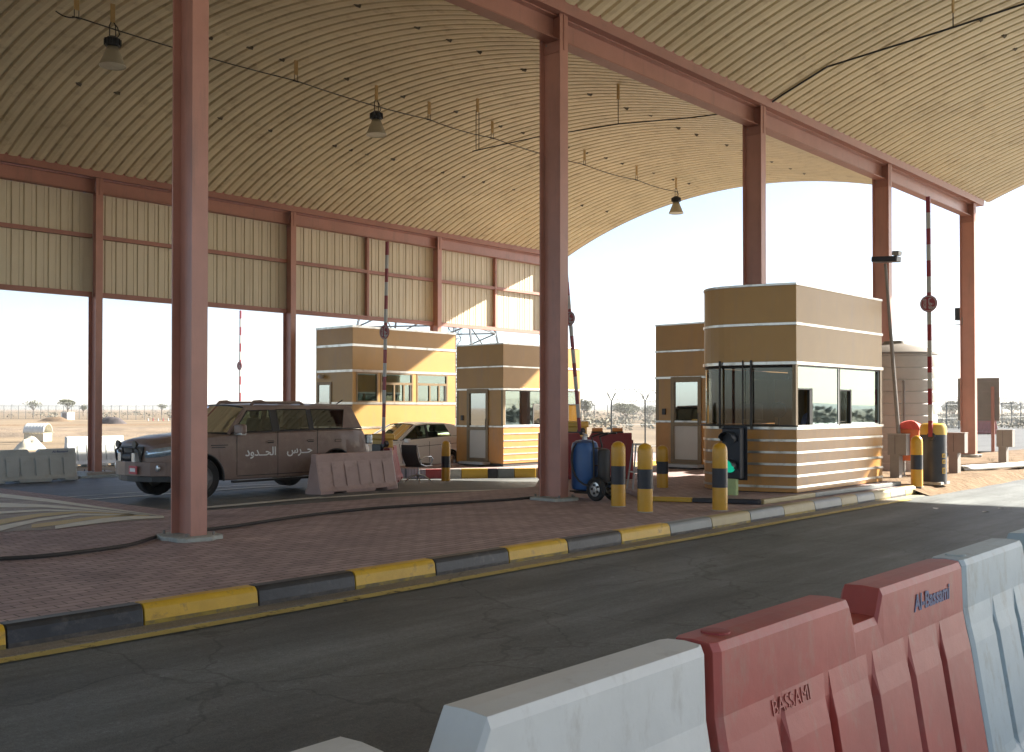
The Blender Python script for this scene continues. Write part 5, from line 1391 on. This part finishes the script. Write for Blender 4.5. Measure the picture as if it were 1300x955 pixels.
o = MB().grid(rows, sand).build('sand_heap', None, (p[0], p[1], -.5), R(-48), smooth=60); tag(o, 'low pale sand heap left of the small white cabinet', 'heap')
p = g(141, 538, -.5); rows = [[((i/12-.5)*4.0, (j/8-.5)*2.2, -.05+max(0, 1-math.hypot((i/12-.5)*2,(j/8-.5)*2)**3)*(.95+.2*noise.noise(Vector((i*.6,j*.6,9))))) for j in range(9)] for i in range(13)]
o = MB().grid(rows, mat('dark_rubble',(.06,.05,.05),.9,var=.3)).build('rubble_heap', None, (p[0], p[1], -.5), R(-48), smooth=60); tag(o, 'dark rounded rubble heap right of the leftmost column', 'heap')
for k in range(6):
    p = g(188+k*6.4, 534.5, -.5); t = MB(); t.lathe([(.12,0),(.05,.45),(.04,.48)], plredt if k%2 else whw, n=10); o = t.build('marker_post', None, (p[0], p[1], -.5)); tag(o, 'tiny marker post near the far fence, left of the nearest column', 'marker', 'tiny marker posts near the far fence')
# lattice pylon and slender mast behind the office kiosk
def lattice(name, label, cat, loc, h, w0, w1, nb, r, rz=0):
    t = thing(name, label, cat, loc, rz); c = MB()
    def cr(k, z):
        w = lerp(w0, w1, z/h); return [(w*a, w*b_, z) for a, b_ in ((-1,-1),(1,-1),(1,1),(-1,1))][k]
    zs = [h*(1-(1-i/nb)**1.25) for i in range(nb+1)]
    for k in range(4):
        l = MB(); l.tube([cr(k, z) for z in zs], r*1.6, farsteel, 4); l.build('leg', t)
    for i in range(nb):
        for k in range(4):
            c.tube([cr(k, zs[i]), cr((k+1)%4, zs[i+1])], r, farsteel, 4); c.tube([cr((k+1)%4, zs[i]), cr(k, zs[i+1])], r, farsteel, 4); c.tube([cr(k, zs[i]), cr((k+1)%4, zs[i])], r, farsteel, 4)
    c.build('lattice', t); return t
def at(x, dpt):
    r = (x-650)/F*dpt; return dpt*ca_+r*sa_, dpt*sa_-r*ca_
u, v = at(545, 120); lattice('power_pylon', 'wide steel lattice pylon rising behind the office kiosk and the canopy', 'pylon', (u, v, -.5), 42, 8.6, 1.2, 9, .085, R(30))
u, v = at(577, 70); lattice('radio_mast', 'slender lattice mast seen in the gap between the office kiosk and the next kiosk', 'mast', (u, v, -.5), 16, .34, .3, 22, .018, R(10))
for k, (x, dp) in enumerate(((576.5, 58),)):
    u, v = at(x, dp); t = thing('utility_box', 'small dark and white box at the foot of the slender mast', 'box', (u, v, -.5), R(40)); MB().box(-.35,.35,-.3,.3,0,1.0,suvd).build('body', t, bevel=.02); MB().box(-.4,.4,-.35,.35,1.0,1.5,whitebox).build('top', t, bevel=.02)
# air
c = MB(); c.box(-700, 2700, -1600, 2700, -1.6, 60, None)
m = bpy.data.materials.new('haze_air'); m.use_nodes = True; nt = m.node_tree
nt.nodes.remove(nt.nodes['Principled BSDF']); pv = nt.nodes.new('ShaderNodeVolumePrincipled'); pv.inputs['Color'].default_value = (.93,.95,.97,1); pv.inputs['Density'].default_value = HAZE; pv.inputs['Anisotropy'].default_value = .3
nt.links.new(pv.outputs[0], nt.nodes['Material Output'].inputs['Volume'])
c.mats = [m]
if HAZE > 0:
    o = c.build('haze'); o['kind'] = 'stuff'; o['label'] = 'pale dusty haze over the desert'

# ------------------------------------------------------------------ light and camera
SUN_AZ = -24.0; SUN_EL = 29.3
sd = bpy.data.lights.new('sun', 'SUN'); sd.energy = 5.0; sd.angle = R(.6); sd.color = (1, .93, .82)
so = bpy.data.objects.new('sun', sd); col.objects.link(so)
dirv = Vector((math.cos(R(SUN_AZ))*math.cos(R(SUN_EL)), math.sin(R(SUN_AZ))*math.cos(R(SUN_EL)), math.sin(R(SUN_EL))))
so.rotation_euler = dirv.to_track_quat('Z', 'Y').to_euler(); so.location = (0, 0, 30)
w = bpy.data.worlds.new('World'); scene.world = w; w.use_nodes = True; nt = w.node_tree
bg = nt.nodes['Background']; sk = nt.nodes.new('ShaderNodeTexSky'); sk.sky_type = 'NISHITA'; sk.sun_disc = False
sk.sun_elevation = R(SUN_EL); sk.sun_rotation = R(90-SUN_AZ); sk.air_density = .7; sk.dust_density = .8; sk.ozone_density = .8; sk.altitude = 0
nt.links.new(sk.outputs[0], bg.inputs[0]); bg.inputs[1].default_value = .052
cam = bpy.data.cameras.new('camera'); cam.sensor_width = 36; cam.lens = F/1300*36; cam.clip_start = .1; cam.clip_end = 6000
cam.shift_y = (PY-477.5)/1300
co = bpy.data.objects.new('camera', cam); col.objects.link(co); co.location = (0, 0, CH)
fwd = Vector((ca_*math.cos(PT), sa_*math.cos(PT), math.sin(PT)))
co.rotation_euler = fwd.to_track_quat('-Z', 'Y').to_euler()
scene.camera = co
scene.view_settings.view_transform = 'Standard'; scene.view_settings.look = 'None'; scene.view_settings.exposure = EXPO; scene.view_settings.gamma = 1
scene.cycles.max_bounces = 8; scene.cycles.diffuse_bounces = 5; scene.cycles.transparent_max_bounces = 24; scene.cycles.volume_bounces = 1
scene.cycles.use_denoising = True
scene.cycles.sample_clamp_indirect = 6
